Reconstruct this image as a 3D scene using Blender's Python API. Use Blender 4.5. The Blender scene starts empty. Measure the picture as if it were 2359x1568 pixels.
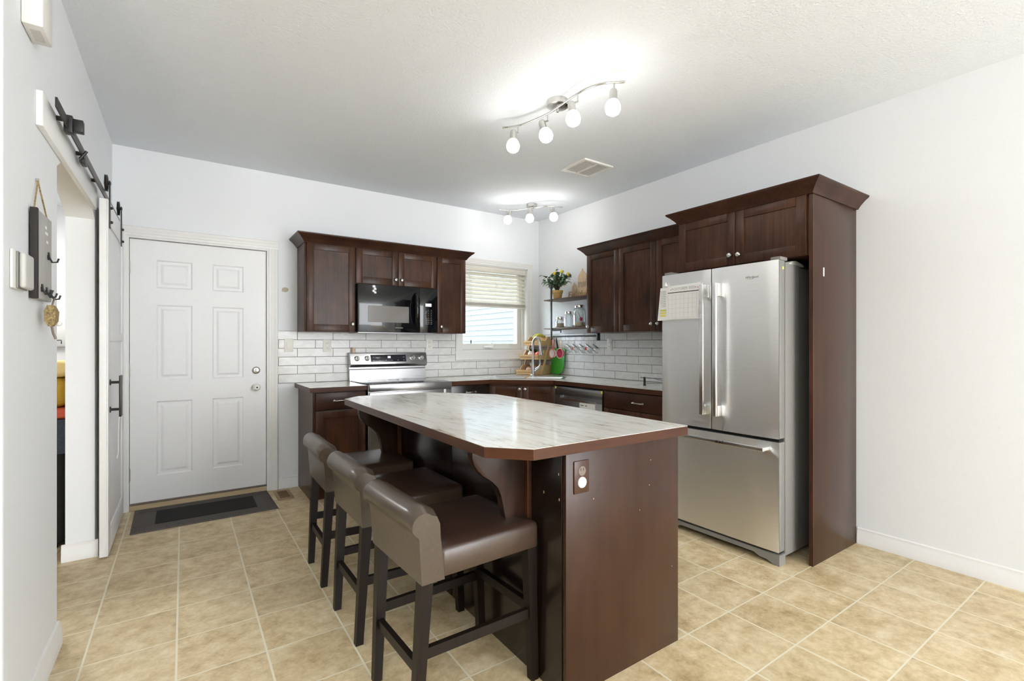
import bpy, bmesh, math, random
from mathutils import Vector, Matrix

random.seed(7)
PI = math.pi
SC = bpy.context.scene
COL = SC.collection

# ------------------------------------------------------------------ camera
YAW, CAMH, FPX, CX, CY = 0.6068, 1.2585, 1112.376, 1194.66, 793.9
cd = bpy.data.cameras.new('camera')
cam = bpy.data.objects.new('camera', cd)
COL.objects.link(cam)
cam.location = (0, 0, CAMH)
cam.rotation_euler = (PI / 2, 0, -YAW)
cd.sensor_fit = 'HORIZONTAL'
cd.sensor_width = 36.0
cd.lens = FPX / 2359.0 * 36.0
cd.shift_x = (1179.5 - CX) / 2359.0
cd.shift_y = (CY - 784.0) / 2359.0
cd.clip_start = 0.02
SC.camera = cam

# ------------------------------------------------------------------ world, exposure
w = bpy.data.worlds.new('daylight')
SC.world = w
w.use_nodes = True
wn = w.node_tree.nodes
wn['Background'].inputs['Color'].default_value = (0.935, 0.965, 1.0, 1)
wn['Background'].inputs['Strength'].default_value = 6.6
SC.view_settings.view_transform = 'Standard'
SC.view_settings.look = 'None'
SC.view_settings.gamma = 1.0
SC.view_settings.use_curve_mapping = False
SC.view_settings.exposure = 0.90
BULB = 14.0          # emission strength of the frosted bulbs

def area_lamp(name, loc, rot, sx, sy, power, col=(1, 1, 1)):
    ld = bpy.data.lights.new(name, 'AREA')
    ld.shape = 'RECTANGLE'; ld.size = sx; ld.size_y = sy
    ld.energy = power; ld.color = col
    o = bpy.data.objects.new(name, ld); COL.objects.link(o)
    o.location = loc; o.rotation_euler = rot
    return o
# unseen fill lights added to brighten the ceiling and the room behind the arch
area_lamp('added_ceiling_fill', (-1.4, -1.3, 1.70), (PI, 0, 0), 0.4, 0.4, 95, (0.97, 0.985, 1.0))
area_lamp('added_side_room_fill', (-1.7, 5.4, 2.70), (0, 0, 0), 0.5, 0.5, 40, (1.0, 0.99, 0.97))

# ------------------------------------------------------------------ room numbers
XL, XR, YB, ZC = -0.434, 3.529, 4.662, 2.748
T = 0.3048

# ------------------------------------------------------------------ materials
def new_mat(name):
    m = bpy.data.materials.new(name)
    m.use_nodes = True
    nt = m.node_tree
    return m, nt, nt.nodes['Principled BSDF']

def setp(b, **k):
    for a, v in k.items():
        b.inputs[a.replace('_', ' ')].default_value = v

def nd(nt, typ, **k):
    n = nt.nodes.new(typ)
    for a, v in k.items():
        setattr(n, a, v)
    return n

def srgb(r, g, b):
    f = lambda c: (c / 255 / 12.92) if c / 255 <= 0.04045 else ((c / 255 + 0.055) / 1.055) ** 2.4
    return (f(r), f(g), f(b), 1)

def ramp(nt, fac, stops):
    r = nd(nt, 'ShaderNodeValToRGB')
    e = r.color_ramp.elements
    while len(e) > 1:
        e.remove(e[-1])
    e[0].position, e[0].color = stops[0]
    for p, c in stops[1:]:
        x = e.new(p); x.color = c
    nt.links.new(fac, r.inputs['Fac'])
    return r.outputs['Color']

def noise(nt, scale=(1, 1, 1), nscale=5.0, detail=4.0, rough=0.55, rot=(0, 0, 0), dist=0.0):
    tc = nd(nt, 'ShaderNodeTexCoord')
    mp = nd(nt, 'ShaderNodeMapping')
    mp.inputs['Scale'].default_value = scale
    mp.inputs['Rotation'].default_value = rot
    nt.links.new(tc.outputs['Object'], mp.inputs['Vector'])
    n = nd(nt, 'ShaderNodeTexNoise')
    n.inputs['Scale'].default_value = nscale
    n.inputs['Detail'].default_value = detail
    n.inputs['Roughness'].default_value = rough
    n.inputs['Distortion'].default_value = dist
    nt.links.new(mp.outputs['Vector'], n.inputs['Vector'])
    return n.outputs['Fac']

def bump(nt, b, h, strength=0.2, dist=0.01):
    n = nd(nt, 'ShaderNodeBump')
    n.inputs['Strength'].default_value = strength
    n.inputs['Distance'].default_value = dist
    nt.links.new(h, n.inputs['Height'])
    nt.links.new(n.outputs['Normal'], b.inputs['Normal'])

def plain(name, col, rough=0.5, metal=0.0, var=0.06, nscale=30.0, bmp=0.0, spec=0.5, coat=0.0, scale=(1, 1, 1)):
    m, nt, b = new_mat(name)
    f = noise(nt, scale, nscale, 3.0)
    lo = tuple(c * (1 - var) for c in col[:3]) + (1,)
    hi = tuple(min(1, c * (1 + var)) for c in col[:3]) + (1,)
    c = ramp(nt, f, [(0.3, lo), (0.7, hi)])
    nt.links.new(c, b.inputs['Base Color'])
    setp(b, Roughness=rough, Metallic=metal)
    b.inputs['Specular IOR Level'].default_value = spec
    b.inputs['Coat Weight'].default_value = coat
    b.inputs['Coat Roughness'].default_value = 0.15
    if bmp:
        bump(nt, b, f, bmp, 0.004)
    return m

def emis(name, col, strength):
    m, nt, b = new_mat(name)
    setp(b, Base_Color=col, Roughness=0.4)
    b.inputs['Emission Color'].default_value = col
    b.inputs['Emission Strength'].default_value = strength
    f = noise(nt, (1, 1, 1), 3.0)
    return m

def wood(name, dark, light, rough=0.34, scale=(26, 26, 1.6), rough_hi=None, spec=0.24, coat=0.04):
    m, nt, b = new_mat(name)
    f = noise(nt, scale, 2.2, 8.0, 0.62, dist=0.6)
    f2 = noise(nt, (1, 1, 0.7), 5.0, 3.0)
    mx = nd(nt, 'ShaderNodeMath', operation='MULTIPLY_ADD')
    nt.links.new(f2, mx.inputs[0]); mx.inputs[1].default_value = 0.6
    ml = nd(nt, 'ShaderNodeMath', operation='MULTIPLY')
    nt.links.new(f, ml.inputs[0]); ml.inputs[1].default_value = 0.6
    nt.links.new(ml.outputs[0], mx.inputs[2])
    c = ramp(nt, mx.outputs[0], [(0.36, dark), (0.80, light)])
    nt.links.new(c, b.inputs['Base Color'])
    setp(b, Roughness=rough)
    b.inputs['Specular IOR Level'].default_value = spec
    b.inputs['Coat Weight'].default_value = coat
    b.inputs['Coat Roughness'].default_value = 0.22
    bump(nt, b, f, 0.05, 0.002)
    return m

def steel(name, col=(0.62, 0.62, 0.62, 1), rough=0.3, scale=(3, 3, 300), var=0.05, aniso=0.0):
    m, nt, b = new_mat(name)
    f = noise(nt, scale, 4.0, 3.0)
    c = ramp(nt, f, [(0.3, tuple(x * (1 - var) for x in col[:3]) + (1,)), (0.7, tuple(min(1, x * (1 + var)) for x in col[:3]) + (1,))])
    nt.links.new(c, b.inputs['Base Color'])
    r = ramp(nt, f, [(0.3, (rough * 0.85,) * 3 + (1,)), (0.7, (rough * 1.15,) * 3 + (1,))])
    nt.links.new(r, b.inputs['Roughness'])
    setp(b, Metallic=1.0)
    if aniso:
        b.inputs['Anisotropic'].default_value = aniso
        tg = nd(nt, 'ShaderNodeTangent', direction_type='RADIAL', axis='Z')
        nt.links.new(tg.outputs['Tangent'], b.inputs['Tangent'])
        b.inputs['Anisotropic Rotation'].default_value = 0.25
    return m

def glass(name, tint=(1, 1, 1, 1), rough=0.0, alpha=0.16):
    """thin clear glass: mostly see-through with a glossy fresnel coat"""
    m = bpy.data.materials.new(name); m.use_nodes = True
    nt = m.node_tree
    nt.nodes.remove(nt.nodes['Principled BSDF'])
    out = nt.nodes['Material Output']
    tr = nd(nt, 'ShaderNodeBsdfTransparent'); tr.inputs['Color'].default_value = tint
    gl = nd(nt, 'ShaderNodeBsdfGlossy'); gl.inputs['Roughness'].default_value = rough + 0.03
    lw = nd(nt, 'ShaderNodeLayerWeight'); lw.inputs['Blend'].default_value = alpha
    mx = nd(nt, 'ShaderNodeMixShader')
    nt.links.new(lw.outputs['Facing'], mx.inputs['Fac'])
    nt.links.new(tr.outputs[0], mx.inputs[1]); nt.links.new(gl.outputs[0], mx.inputs[2])
    nt.links.new(mx.outputs[0], out.inputs['Surface'])
    return m

def floor_mat():
    m, nt, b = new_mat('vinyl_tile_floor')
    tc = nd(nt, 'ShaderNodeTexCoord')
    sp = nd(nt, 'ShaderNodeSeparateXYZ')
    nt.links.new(tc.outputs['Object'], sp.inputs[0])
    def mth(op, a, bb=None, c=None):
        n = nd(nt, 'ShaderNodeMath', operation=op)
        for i, v in enumerate((a, bb, c)):
            if v is None: continue
            if isinstance(v, (int, float)): n.inputs[i].default_value = v
            else: nt.links.new(v, n.inputs[i])
        return n.outputs[0]
    ox, oy = -1.0751 * T, 12.2847 * T
    u = mth('DIVIDE', mth('SUBTRACT', sp.outputs['X'], ox), T)
    v = mth('DIVIDE', mth('SUBTRACT', sp.outputs['Y'], oy), T)
    du = mth('ABSOLUTE', mth('SUBTRACT', mth('FRACT', mth('ADD', u, 0.5)), 0.5))
    dv = mth('ABSOLUTE', mth('SUBTRACT', mth('FRACT', mth('ADD', v, 0.5)), 0.5))
    gu = mth('LESS_THAN', du, 0.0125)
    gv = mth('LESS_THAN', dv, 0.0105)
    g = mth('MAXIMUM', gu, gv)
    # per tile tone
    iu = mth('FLOOR', u); iv = mth('FLOOR', v)
    cb = nd(nt, 'ShaderNodeCombineXYZ')
    nt.links.new(iu, cb.inputs[0]); nt.links.new(iv, cb.inputs[1])
    wh = nd(nt, 'ShaderNodeTexWhiteNoise'); wh.noise_dimensions = '3D'
    nt.links.new(cb.outputs[0], wh.inputs['Vector'])
    ad = nd(nt, 'ShaderNodeVectorMath', operation='MULTIPLY_ADD')
    nt.links.new(wh.outputs['Color'], ad.inputs[0]); ad.inputs[1].default_value = (7, 7, 7)
    nt.links.new(tc.outputs['Object'], ad.inputs[2])
    n1 = nd(nt, 'ShaderNodeTexNoise'); n1.inputs['Scale'].default_value = 16; n1.inputs['Detail'].default_value = 6; n1.inputs['Roughness'].default_value = 0.68
    n2 = nd(nt, 'ShaderNodeTexNoise'); n2.inputs['Scale'].default_value = 5; n2.inputs['Detail'].default_value = 3
    nt.links.new(ad.outputs[0], n1.inputs['Vector']); nt.links.new(ad.outputs[0], n2.inputs['Vector'])
    n3 = nd(nt, 'ShaderNodeTexNoise'); n3.inputs['Scale'].default_value = 70; n3.inputs['Detail'].default_value = 3
    nt.links.new(ad.outputs[0], n3.inputs['Vector'])
    s = mth('ADD', mth('MULTIPLY', n1.outputs['Fac'], 0.55), mth('MULTIPLY', n2.outputs['Fac'], 0.30))
    s = mth('ADD', s, mth('MULTIPLY', n3.outputs['Fac'], 0.15))
    c = ramp(nt, s, [(0.33, srgb(160, 136, 98)), (0.47, srgb(197, 175, 135)), (0.55, srgb(211, 192, 154)), (0.68, srgb(228, 214, 184))])
    hs = nd(nt, 'ShaderNodeHueSaturation')
    nt.links.new(c, hs.inputs['Color'])
    nt.links.new(mth('ADD', mth('MULTIPLY', wh.outputs['Value'], 0.10), 0.95), hs.inputs['Value'])
    mx = nd(nt, 'ShaderNodeMix', data_type='RGBA')
    nt.links.new(g, mx.inputs['Factor'])
    nt.links.new(hs.outputs[0], mx.inputs['A'])
    mx.inputs['B'].default_value = srgb(222, 214, 190)
    nt.links.new(mx.outputs['Result'], b.inputs['Base Color'])
    setp(b, Roughness=0.42)
    b.inputs['Specular IOR Level'].default_value = 0.4
    hh = mth('SUBTRACT', mth('MULTIPLY', s, 0.5), mth('MULTIPLY', g, 0.6))
    bump(nt, b, hh, 0.12, 0.004)
    return m

def subway_mat(name, axis, off_top, off_alt, tw):
    m, nt, b = new_mat(name)
    tc = nd(nt, 'ShaderNodeTexCoord')
    sp = nd(nt, 'ShaderNodeSeparateXYZ')
    nt.links.new(tc.outputs['Object'], sp.inputs[0])
    def mth(op, a, bb=None):
        n = nd(nt, 'ShaderNodeMath', operation=op)
        for i, v in enumerate((a, bb)):
            if v is None: continue
            if isinstance(v, (int, float)): n.inputs[i].default_value = v
            else: nt.links.new(v, n.inputs[i])
        return n.outputs[0]
    z0, h = 0.9215, 0.0764
    row = mth('DIVIDE', mth('SUBTRACT', sp.outputs['Z'], z0), h)
    ir = mth('FLOOR', row)
    par = mth('FRACT', mth('MULTIPLY', ir, 0.5))          # 0 even, .5 odd; top row (5) is odd
    off = mth('ADD', off_alt, mth('MULTIPLY', par, 2 * (off_top - off_alt)))
    u = mth('DIVIDE', mth('SUBTRACT', sp.outputs[axis], off), tw)
    du = mth('MULTIPLY', mth('ABSOLUTE', mth('SUBTRACT', mth('FRACT', mth('ADD', u, 0.5)), 0.5)), tw)
    dr = mth('MULTIPLY', mth('ABSOLUTE', mth('SUBTRACT', mth('FRACT', mth('ADD', row, 0.5)), 0.5)), h)
    d = mth('MINIMUM', du, dr)
    g = mth('LESS_THAN', d, 0.0019)
    cb = nd(nt, 'ShaderNodeCombineXYZ')
    nt.links.new(mth('FLOOR', u), cb.inputs[0]); nt.links.new(ir, cb.inputs[1])
    wh = nd(nt, 'ShaderNodeTexWhiteNoise'); wh.noise_dimensions = '3D'
    nt.links.new(cb.outputs[0], wh.inputs['Vector'])
    ad = nd(nt, 'ShaderNodeVectorMath', operation='MULTIPLY_ADD')
    nt.links.new(wh.outputs['Color'], ad.inputs[0]); ad.inputs[1].default_value = (5, 5, 5)
    nt.links.new(tc.outputs['Object'], ad.inputs[2])
    mp = nd(nt, 'ShaderNodeMapping'); mp.inputs['Scale'].default_value = (1, 1, 2.2); mp.inputs['Rotation'].default_value = (0.3, 0.3, 0)
    nt.links.new(ad.outputs[0], mp.inputs['Vector'])
    wv = nd(nt, 'ShaderNodeTexNoise'); wv.inputs['Scale'].default_value = 9; wv.inputs['Detail'].default_value = 2; wv.inputs['Distortion'].default_value = 1.2
    nt.links.new(mp.outputs[0], wv.inputs['Vector'])
    c = ramp(nt, wv.outputs['Fac'], [(0.3, srgb(222, 221, 217)), (0.55, srgb(231, 230, 227)), (0.75, srgb(238, 237, 235))])
    mx = nd(nt, 'ShaderNodeMix', data_type='RGBA')
    nt.links.new(g, mx.inputs['Factor']); nt.links.new(c, mx.inputs['A'])
    mx.inputs['B'].default_value = srgb(96, 88, 78)
    nt.links.new(mx.outputs['Result'], b.inputs['Base Color'])
    setp(b, Roughness=0.12)
    b.inputs['Specular IOR Level'].default_value = 0.25
    r = mth('ADD', mth('MULTIPLY', g, 0.6), 0.12)
    nt.links.new(r, b.inputs['Roughness'])
    hgt = mth('ADD', mth('MULTIPLY', wv.outputs['Fac'], 0.9), mth('MULTIPLY', mth('MINIMUM', d, 0.006), 80))
    bump(nt, b, hgt, 0.16, 0.006)
    return m

def marble_mat(name, scale, rot=(0, 0, 0)):
    m, nt, b = new_mat(name)
    f = noise(nt, scale, 3.0, 9.0, 0.66, rot, 1.1)
    f2 = noise(nt, (2.5, 1.2, 1), 2.0, 3.0)
    mth = nd(nt, 'ShaderNodeMath', operation='MULTIPLY_ADD')
    nt.links.new(f2, mth.inputs[0]); mth.inputs[1].default_value = 0.35
    k = nd(nt, 'ShaderNodeMath', operation='MULTIPLY'); nt.links.new(f, k.inputs[0]); k.inputs[1].default_value = 0.75
    nt.links.new(k.outputs[0], mth.inputs[2])
    c = ramp(nt, mth.outputs[0], [(0.34, srgb(128, 112, 96)), (0.41, srgb(178, 164, 146)), (0.47, srgb(214, 208, 196)), (0.56, srgb(230, 228, 221)), (0.75, srgb(238, 237, 233))])
    nt.links.new(c, b.inputs['Base Color'])
    setp(b, Roughness=0.13)
    b.inputs['Specular IOR Level'].default_value = 0.55
    return m

def wall_mat(name, col, bmp=0.05, nscale=160, rough=0.6):
    m, nt, b = new_mat(name)
    f = noise(nt, (1, 1, 1), nscale, 3.0, 0.6)
    c = ramp(nt, f, [(0.3, tuple(x * 0.97 for x in col[:3]) + (1,)), (0.7, col)])
    nt.links.new(c, b.inputs['Base Color'])
    setp(b, Roughness=rough)
    b.inputs['Specular IOR Level'].default_value = 0.3
    bump(nt, b, f, bmp, 0.004)
    return m

M = {}
M['wall'] = wall_mat('white_wall_paint', srgb(238, 240, 242))
M['ceiling'] = wall_mat('textured_ceiling_paint', srgb(234, 238, 243), 0.8, 75, 0.8)
M['low_bounce'] = wall_mat('low_bounce_grey', srgb(128, 126, 123))  # grey chosen to cut light bouncing off the unseen side wall
M['trim'] = plain('white_trim_paint', srgb(236, 235, 232), 0.35, var=0.01)
M['door'] = plain('white_door_paint', srgb(241, 241, 241), 0.42, var=0.012, nscale=80, bmp=0.02)
M['floor'] = floor_mat()
M['splash_back'] = subway_mat('subway_tile_back', 'X', 0.834, 0.985, 0.3045)
M['splash_right'] = subway_mat('subway_tile_right', 'Y', 3.5405, 3.394, 0.3035)
M['wood'] = wood('espresso_wood', srgb(30, 17, 11), srgb(86, 55, 38))
M['wood_h'] = wood('espresso_wood_horizontal_grain', srgb(32, 18, 12), srgb(74, 46, 32), scale=(1.6, 26, 26))
M['wood_panel'] = wood('espresso_panel', srgb(44, 25, 15), srgb(65, 40, 26), rough=0.30, scale=(12, 12, 0.6), coat=0.15)
M['wood_shaded'] = wood('espresso_wood_shaded', srgb(24, 14, 9), srgb(58, 36, 24))  # darker copy of the espresso wood, shade on the corbels painted in
M['wood_dark'] = wood('espresso_back_panel', srgb(20, 14, 10), srgb(36, 24, 18), rough=0.22, coat=0.4)
M['wood_in'] = plain('cabinet_interior', srgb(34, 22, 16), 0.6)
M['toe'] = plain('toe_kick', srgb(30, 20, 15), 0.6)
M['edge'] = wood('counter_edge', srgb(56, 32, 20), srgb(86, 52, 34), rough=0.3, scale=(3, 3, 26))
M['marble'] = marble_mat('marble_laminate', (9.0, 1.5, 1.0), (0, 0, 0.12))
M['marble2'] = marble_mat('marble_laminate_wall_run', (2.0, 7.0, 1.0))
M['steel'] = steel('brushed_steel', (0.50, 0.50, 0.505, 1), 0.30, (1.5, 1.5, 260))
M['steel_v'] = steel('brushed_steel_front', (0.95, 0.955, 0.965, 1), 0.42, (1.5, 1.5, 220), aniso=0.8)
M['steel_h'] = steel('satin_handle_steel', (0.82, 0.82, 0.815, 1), 0.32, (2, 2, 2), 0.02)
M['steel_dw'] = steel('dishwasher_steel', (0.40, 0.40, 0.405, 1), 0.36, (2, 2, 200))
M['steel_dk'] = steel('dark_steel', (0.26, 0.26, 0.27, 1), 0.3)
M['chrome'] = steel('polished_nickel', (0.78, 0.77, 0.75, 1), 0.16, (4, 4, 4), 0.03)
M['nickel'] = steel('satin_nickel', (0.56, 0.545, 0.52, 1), 0.30, (4, 4, 4), 0.03)
M['fridge_side'] = plain('fridge_side_grey', srgb(132, 130, 126), 0.42, var=0.02)
M['black_gloss'] = plain('black_gloss', srgb(16, 17, 19), 0.06, var=0.05)
M['black'] = plain('black_metal', srgb(26, 25, 25), 0.45, var=0.08)
M['black_track'] = plain('dark_track_metal', srgb(62, 58, 54), 0.38, metal=0.6, var=0.08)
M['black_rub'] = plain('black_rubber', srgb(18, 18, 18), 0.8)
M['mw_window'] = plain('microwave_window', srgb(112, 107, 102), 0.10, var=0.03, nscale=500)
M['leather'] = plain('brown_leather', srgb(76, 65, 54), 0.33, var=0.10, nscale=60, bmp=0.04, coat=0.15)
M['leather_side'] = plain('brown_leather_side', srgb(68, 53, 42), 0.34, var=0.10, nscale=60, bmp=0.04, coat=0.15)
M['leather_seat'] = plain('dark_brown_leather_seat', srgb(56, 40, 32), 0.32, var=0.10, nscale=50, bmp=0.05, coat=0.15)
M['leg'] = wood('espresso_leg', srgb(17, 12, 9), srgb(34, 25, 19), rough=0.45, coat=0.0)
M['bulb'] = emis('lit_frosted_bulb', (1.0, 0.98, 0.945, 1), BULB)
M['white_pl'] = plain('white_plastic', srgb(232, 230, 224), 0.35, var=0.01)
M['ivory_pl'] = plain('ivory_plastic', srgb(240, 237, 229), 0.35, var=0.02)
M['thermo'] = plain('thermostat_grey', srgb(196, 195, 190), 0.4, var=0.01)
M['brown_pl'] = plain('brown_plastic', srgb(66, 38, 26), 0.35)
M['grille'] = plain('grey_grille', srgb(206, 204, 198), 0.6, var=0.1, nscale=300)
M['mat_rib'] = plain('ribbed_mat_grey', srgb(92, 86, 82), 0.85, var=0.25, nscale=90, scale=(2, 0.4, 1))
M['mat_center'] = plain('black_mat_pile', srgb(26, 25, 25), 0.95, var=0.3, nscale=400, bmp=0.3)
M['vent_br'] = plain('beige_register', srgb(158, 132, 96), 0.5)
M['vent_dk'] = plain('register_louvre', srgb(128, 104, 72), 0.6, var=0.2, nscale=120)
M['glass'] = glass('clear_glass', (0.955, 0.965, 0.965, 1), 0.0, 0.34)
M['pane'] = glass('window_pane', (0.80, 0.85, 0.885, 1), 0.0, 0.06)
M['slat'] = plain('cream_blind_slat', srgb(222, 217, 204), 0.4, var=0.015)
M['siding'] = plain('pale_blue_siding', srgb(108, 114, 117), 0.6, var=0.02)
M['vinyl'] = plain('window_vinyl', srgb(222, 219, 212), 0.4, var=0.01)
M['bamboo'] = wood('bamboo', srgb(196, 156, 104), srgb(224, 192, 146), rough=0.4, scale=(6, 30, 30), coat=0.1)
M['ply'] = wood('birch_ply', srgb(212, 180, 142), srgb(236, 212, 180), rough=0.6, scale=(6, 20, 6), coat=0.0)
M['shelf'] = wood('shelf_board', srgb(78, 56, 44), srgb(118, 92, 74), rough=0.5, scale=(20, 1.5, 20), coat=0)
M['pot'] = plain('ochre_pot', srgb(205, 170, 105), 0.6, var=0.05)
M['leaf'] = plain('citrus_leaf', srgb(112, 140, 112), 0.28, var=0.6, nscale=25)
M['stem'] = plain('plant_stem', srgb(52, 46, 34), 0.7)
M['soil'] = plain('potting_soil', srgb(46, 34, 26), 0.9)
M['lemon'] = plain('lemon_skin', srgb(232, 204, 62), 0.4, bmp=0.05)
M['banana'] = plain('banana_skin', srgb(196, 190, 66), 0.45, var=0.2, nscale=18)
M['onion'] = plain('shallot_skin', srgb(214, 170, 158), 0.4, var=0.2, nscale=20)
M['garlic'] = plain('garlic_skin', srgb(232, 220, 204), 0.5, var=0.08)
M['tomato'] = plain('tomato_skin', srgb(232, 120, 96), 0.25, var=0.15)
M['cucumber'] = plain('cucumber_skin', srgb(38, 74, 42), 0.35, var=0.2)
M['green'] = plain('green_plastic', srgb(72, 176, 58), 0.4)
M['red'] = plain('red_plastic', srgb(206, 42, 38), 0.3)
M['pink'] = plain('raspberry_plastic', srgb(196, 66, 100), 0.35)
M['cream'] = plain('cream_plastic', srgb(226, 196, 168), 0.4)
M['paper'] = plain('white_paper', srgb(240, 239, 236), 0.7, var=0.01)
M['ink'] = plain('grey_ink', srgb(190, 190, 192), 0.7)
M['ink_dk'] = plain('black_ink', srgb(40, 36, 34), 0.7)
M['yellow'] = plain('yellow_highlight', srgb(222, 214, 110), 0.7)
M['flour'] = plain('flour', srgb(228, 212, 178), 0.9)
M['oats'] = plain('oats', srgb(206, 192, 170), 0.9, var=0.2, nscale=120)
M['display'] = emis('lit_display', (0.9, 0.92, 1, 1), 0.8)
M['btn'] = plain('pale_lettering', srgb(120, 120, 118), 0.5)
M['screen'] = plain('dark_screen', srgb(46, 46, 54), 0.12)
M['cushion'] = plain('mustard_cushion', srgb(206, 168, 60), 0.9, bmp=0.2, nscale=90)
M['cushion2'] = plain('pale_yellow_cushion', srgb(240, 214, 150), 0.9, bmp=0.2, nscale=90)
M['coral'] = plain('coral_cushion', srgb(226, 110, 82), 0.9)
M['throw'] = plain('navy_throw', srgb(72, 80, 92), 0.95, var=0.35, nscale=120)
M['sofa'] = plain('charcoal_sofa', srgb(40, 35, 33), 0.9, var=0.15)
M['grey_cab'] = plain('grey_cabinet', srgb(206, 205, 203), 0.5, var=0.01)
M['plaque'] = wood('grey_plaque', srgb(158, 155, 151), srgb(190, 187, 184), rough=0.5, scale=(20, 20, 2), coat=0)
M['tan'] = plain('leopard_fabric', srgb(148, 128, 88), 0.8, var=0.6, nscale=140)
M['plaster'] = plain('plaster_filler', srgb(196, 184, 166), 0.9, var=0.1)
M['ground'] = plain('side_yard_gravel', srgb(120, 116, 108), 0.9, var=0.2)
M['thresh'] = wood('threshold', srgb(168, 148, 116), srgb(190, 170, 138), rough=0.4, scale=(2, 20, 20), coat=0)
M['dull'] = plain('grey_panel', srgb(120, 108, 98), 0.45)

# ------------------------------------------------------------------ geometry helpers
ORG = {}

class MB:
    """collects shapes in one bmesh"""
    def __init__(s, mat=None):
        s.bm = bmesh.new()
        s.M = mat or Matrix.Identity(4)

    def v(s, p):
        return s.bm.verts.new(s.M @ Vector(p))

    def face(s, vs):
        try:
            return s.bm.faces.new(vs)
        except ValueError:
            return None

    def box(s, x0, x1, y0, y1, z0, z1, bev=0.0, seg=2):
        c = [(x0, y0, z0), (x1, y0, z0), (x1, y1, z0), (x0, y1, z0), (x0, y0, z1), (x1, y0, z1), (x1, y1, z1), (x0, y1, z1)]
        vs = [s.v(p) for p in c]
        fs = [s.face([vs[i] for i in f]) for f in ((3, 2, 1, 0), (4, 5, 6, 7), (0, 1, 5, 4), (1, 2, 6, 5), (2, 3, 7, 6), (3, 0, 4, 7))]
        if bev:
            es = list({e for f in fs for e in f.edges})
            bmesh.ops.bevel(s.bm, geom=es, offset=bev, segments=seg, affect='EDGES', profile=0.5)
        return s

    def prism(s, pts, a0, a1, axis='y', bev=0.0):
        """pts are 2-D; axis is the extrusion axis. y: (x,z)  x: (y,z)  z: (x,y)"""
        def mk(p, a):
            return {'y': (p[0], a, p[1]), 'x': (a, p[0], p[1]), 'z': (p[0], p[1], a)}[axis]
        A = [s.v(mk(p, a0)) for p in pts]
        B = [s.v(mk(p, a1)) for p in pts]
        n = len(pts)
        fs = [s.face(A), s.face(B[::-1])]
        for i in range(n):
            fs.append(s.face([A[i], A[(i + 1) % n], B[(i + 1) % n], B[i]]))
        if bev:
            es = list({e for f in fs[:2] if f for e in f.edges})
            bmesh.ops.bevel(s.bm, geom=es, offset=bev, segments=2, affect='EDGES', profile=0.5)
        return s

    def loft(s, rings, closed=True, cap=True):
        R = [[s.v(p) for p in r] for r in rings]
        n = len(R[0])
        for a, b in zip(R[:-1], R[1:]):
            for i in range(n if closed else n - 1):
                s.face([a[i], a[(i + 1) % n], b[(i + 1) % n], b[i]])
        if cap and closed:
            s.face(R[0][::-1]); s.face(R[-1])
        return s

    def lathe(s, prof, c=(0, 0, 0), seg=24, axis=None, cap=True):
        """prof: (r, z) from bottom to top; axis: direction of local z"""
        q = Matrix.Identity(3) if axis is None else Vector((0, 0, 1)).rotation_difference(Vector(axis)).to_matrix()
        c = Vector(c)
        rings = []
        for r, z in prof:
            rings.append([tuple(c + q @ Vector((max(r, 1e-4) * math.cos(2 * PI * i / seg), max(r, 1e-4) * math.sin(2 * PI * i / seg), z))) for i in range(seg)])
        return s.loft(rings, True, cap)

    def cyl(s, p, q, r, seg=16, r2=None):
        p, q = Vector(p), Vector(q)
        d = q - p
        return s.lathe([(r, 0), (r if r2 is None else r2, d.length)], p, seg, d.normalized())

    def tube(s, pts, r, seg=10, radii=None):
        pts = [Vector(p) for p in pts]
        n = len(pts)
        tn = []
        for i in range(n):
            a = pts[max(0, i - 1)]; b = pts[min(n - 1, i + 1)]
            tn.append((b - a).normalized())
        up = Vector((0, 0, 1)) if abs(tn[0].z) < 0.9 else Vector((1, 0, 0))
        nx = tn[0].cross(up).normalized()
        rings = []
        for i in range(n):
            if i:
                nx = tn[i - 1].rotation_difference(tn[i]).to_matrix() @ nx
            nx = (nx - tn[i] * nx.dot(tn[i])).normalized()
            ny = tn[i].cross(nx)
            rr = radii[i] if radii else r
            rings.append([tuple(pts[i] + (nx * math.cos(2 * PI * k / seg) + ny * math.sin(2 * PI * k / seg)) * rr) for k in range(seg)])
        return s.loft(rings)

    def ball(s, c, r, seg=14, sc=(1, 1, 1)):
        prof = [(math.sin(PI * i / seg) * 1.0, -math.cos(PI * i / seg)) for i in range(seg + 1)]
        rings = []
        for pr, pz in prof:
            pr = max(pr, 1e-3)
            rings.append([(c[0] + r * sc[0] * pr * math.cos(2 * PI * k / seg), c[1] + r * sc[1] * pr * math.sin(2 * PI * k / seg), c[2] + r * sc[2] * pz) for k in range(seg)])
        return s.loft(rings)

    def poly_holes(s, outer, holes, z0, z1):
        """plate with holes, in the xy plane of s.M, between z0 and z1"""
        for z, flip in ((z0, True), (z1, False)):
            edges = []
            for loop in [outer] + holes:
                vs = [s.v((p[0], p[1], z)) for p in loop]
                for i in range(len(vs)):
                    edges.append(s.bm.edges.new((vs[i], vs[(i + 1) % len(vs)])))
            bmesh.ops.triangle_fill(s.bm, use_beauty=True, edges=edges)
        for loop in [outer] + holes:
            A = [s.v((p[0], p[1], z0)) for p in loop]; B = [s.v((p[0], p[1], z1)) for p in loop]
            for i in range(len(loop)):
                s.face([A[i], A[(i + 1) % len(loop)], B[(i + 1) % len(loop)], B[i]])
        bmesh.ops.remove_doubles(s.bm, verts=s.bm.verts[:], dist=1e-5)
        return s

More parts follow.
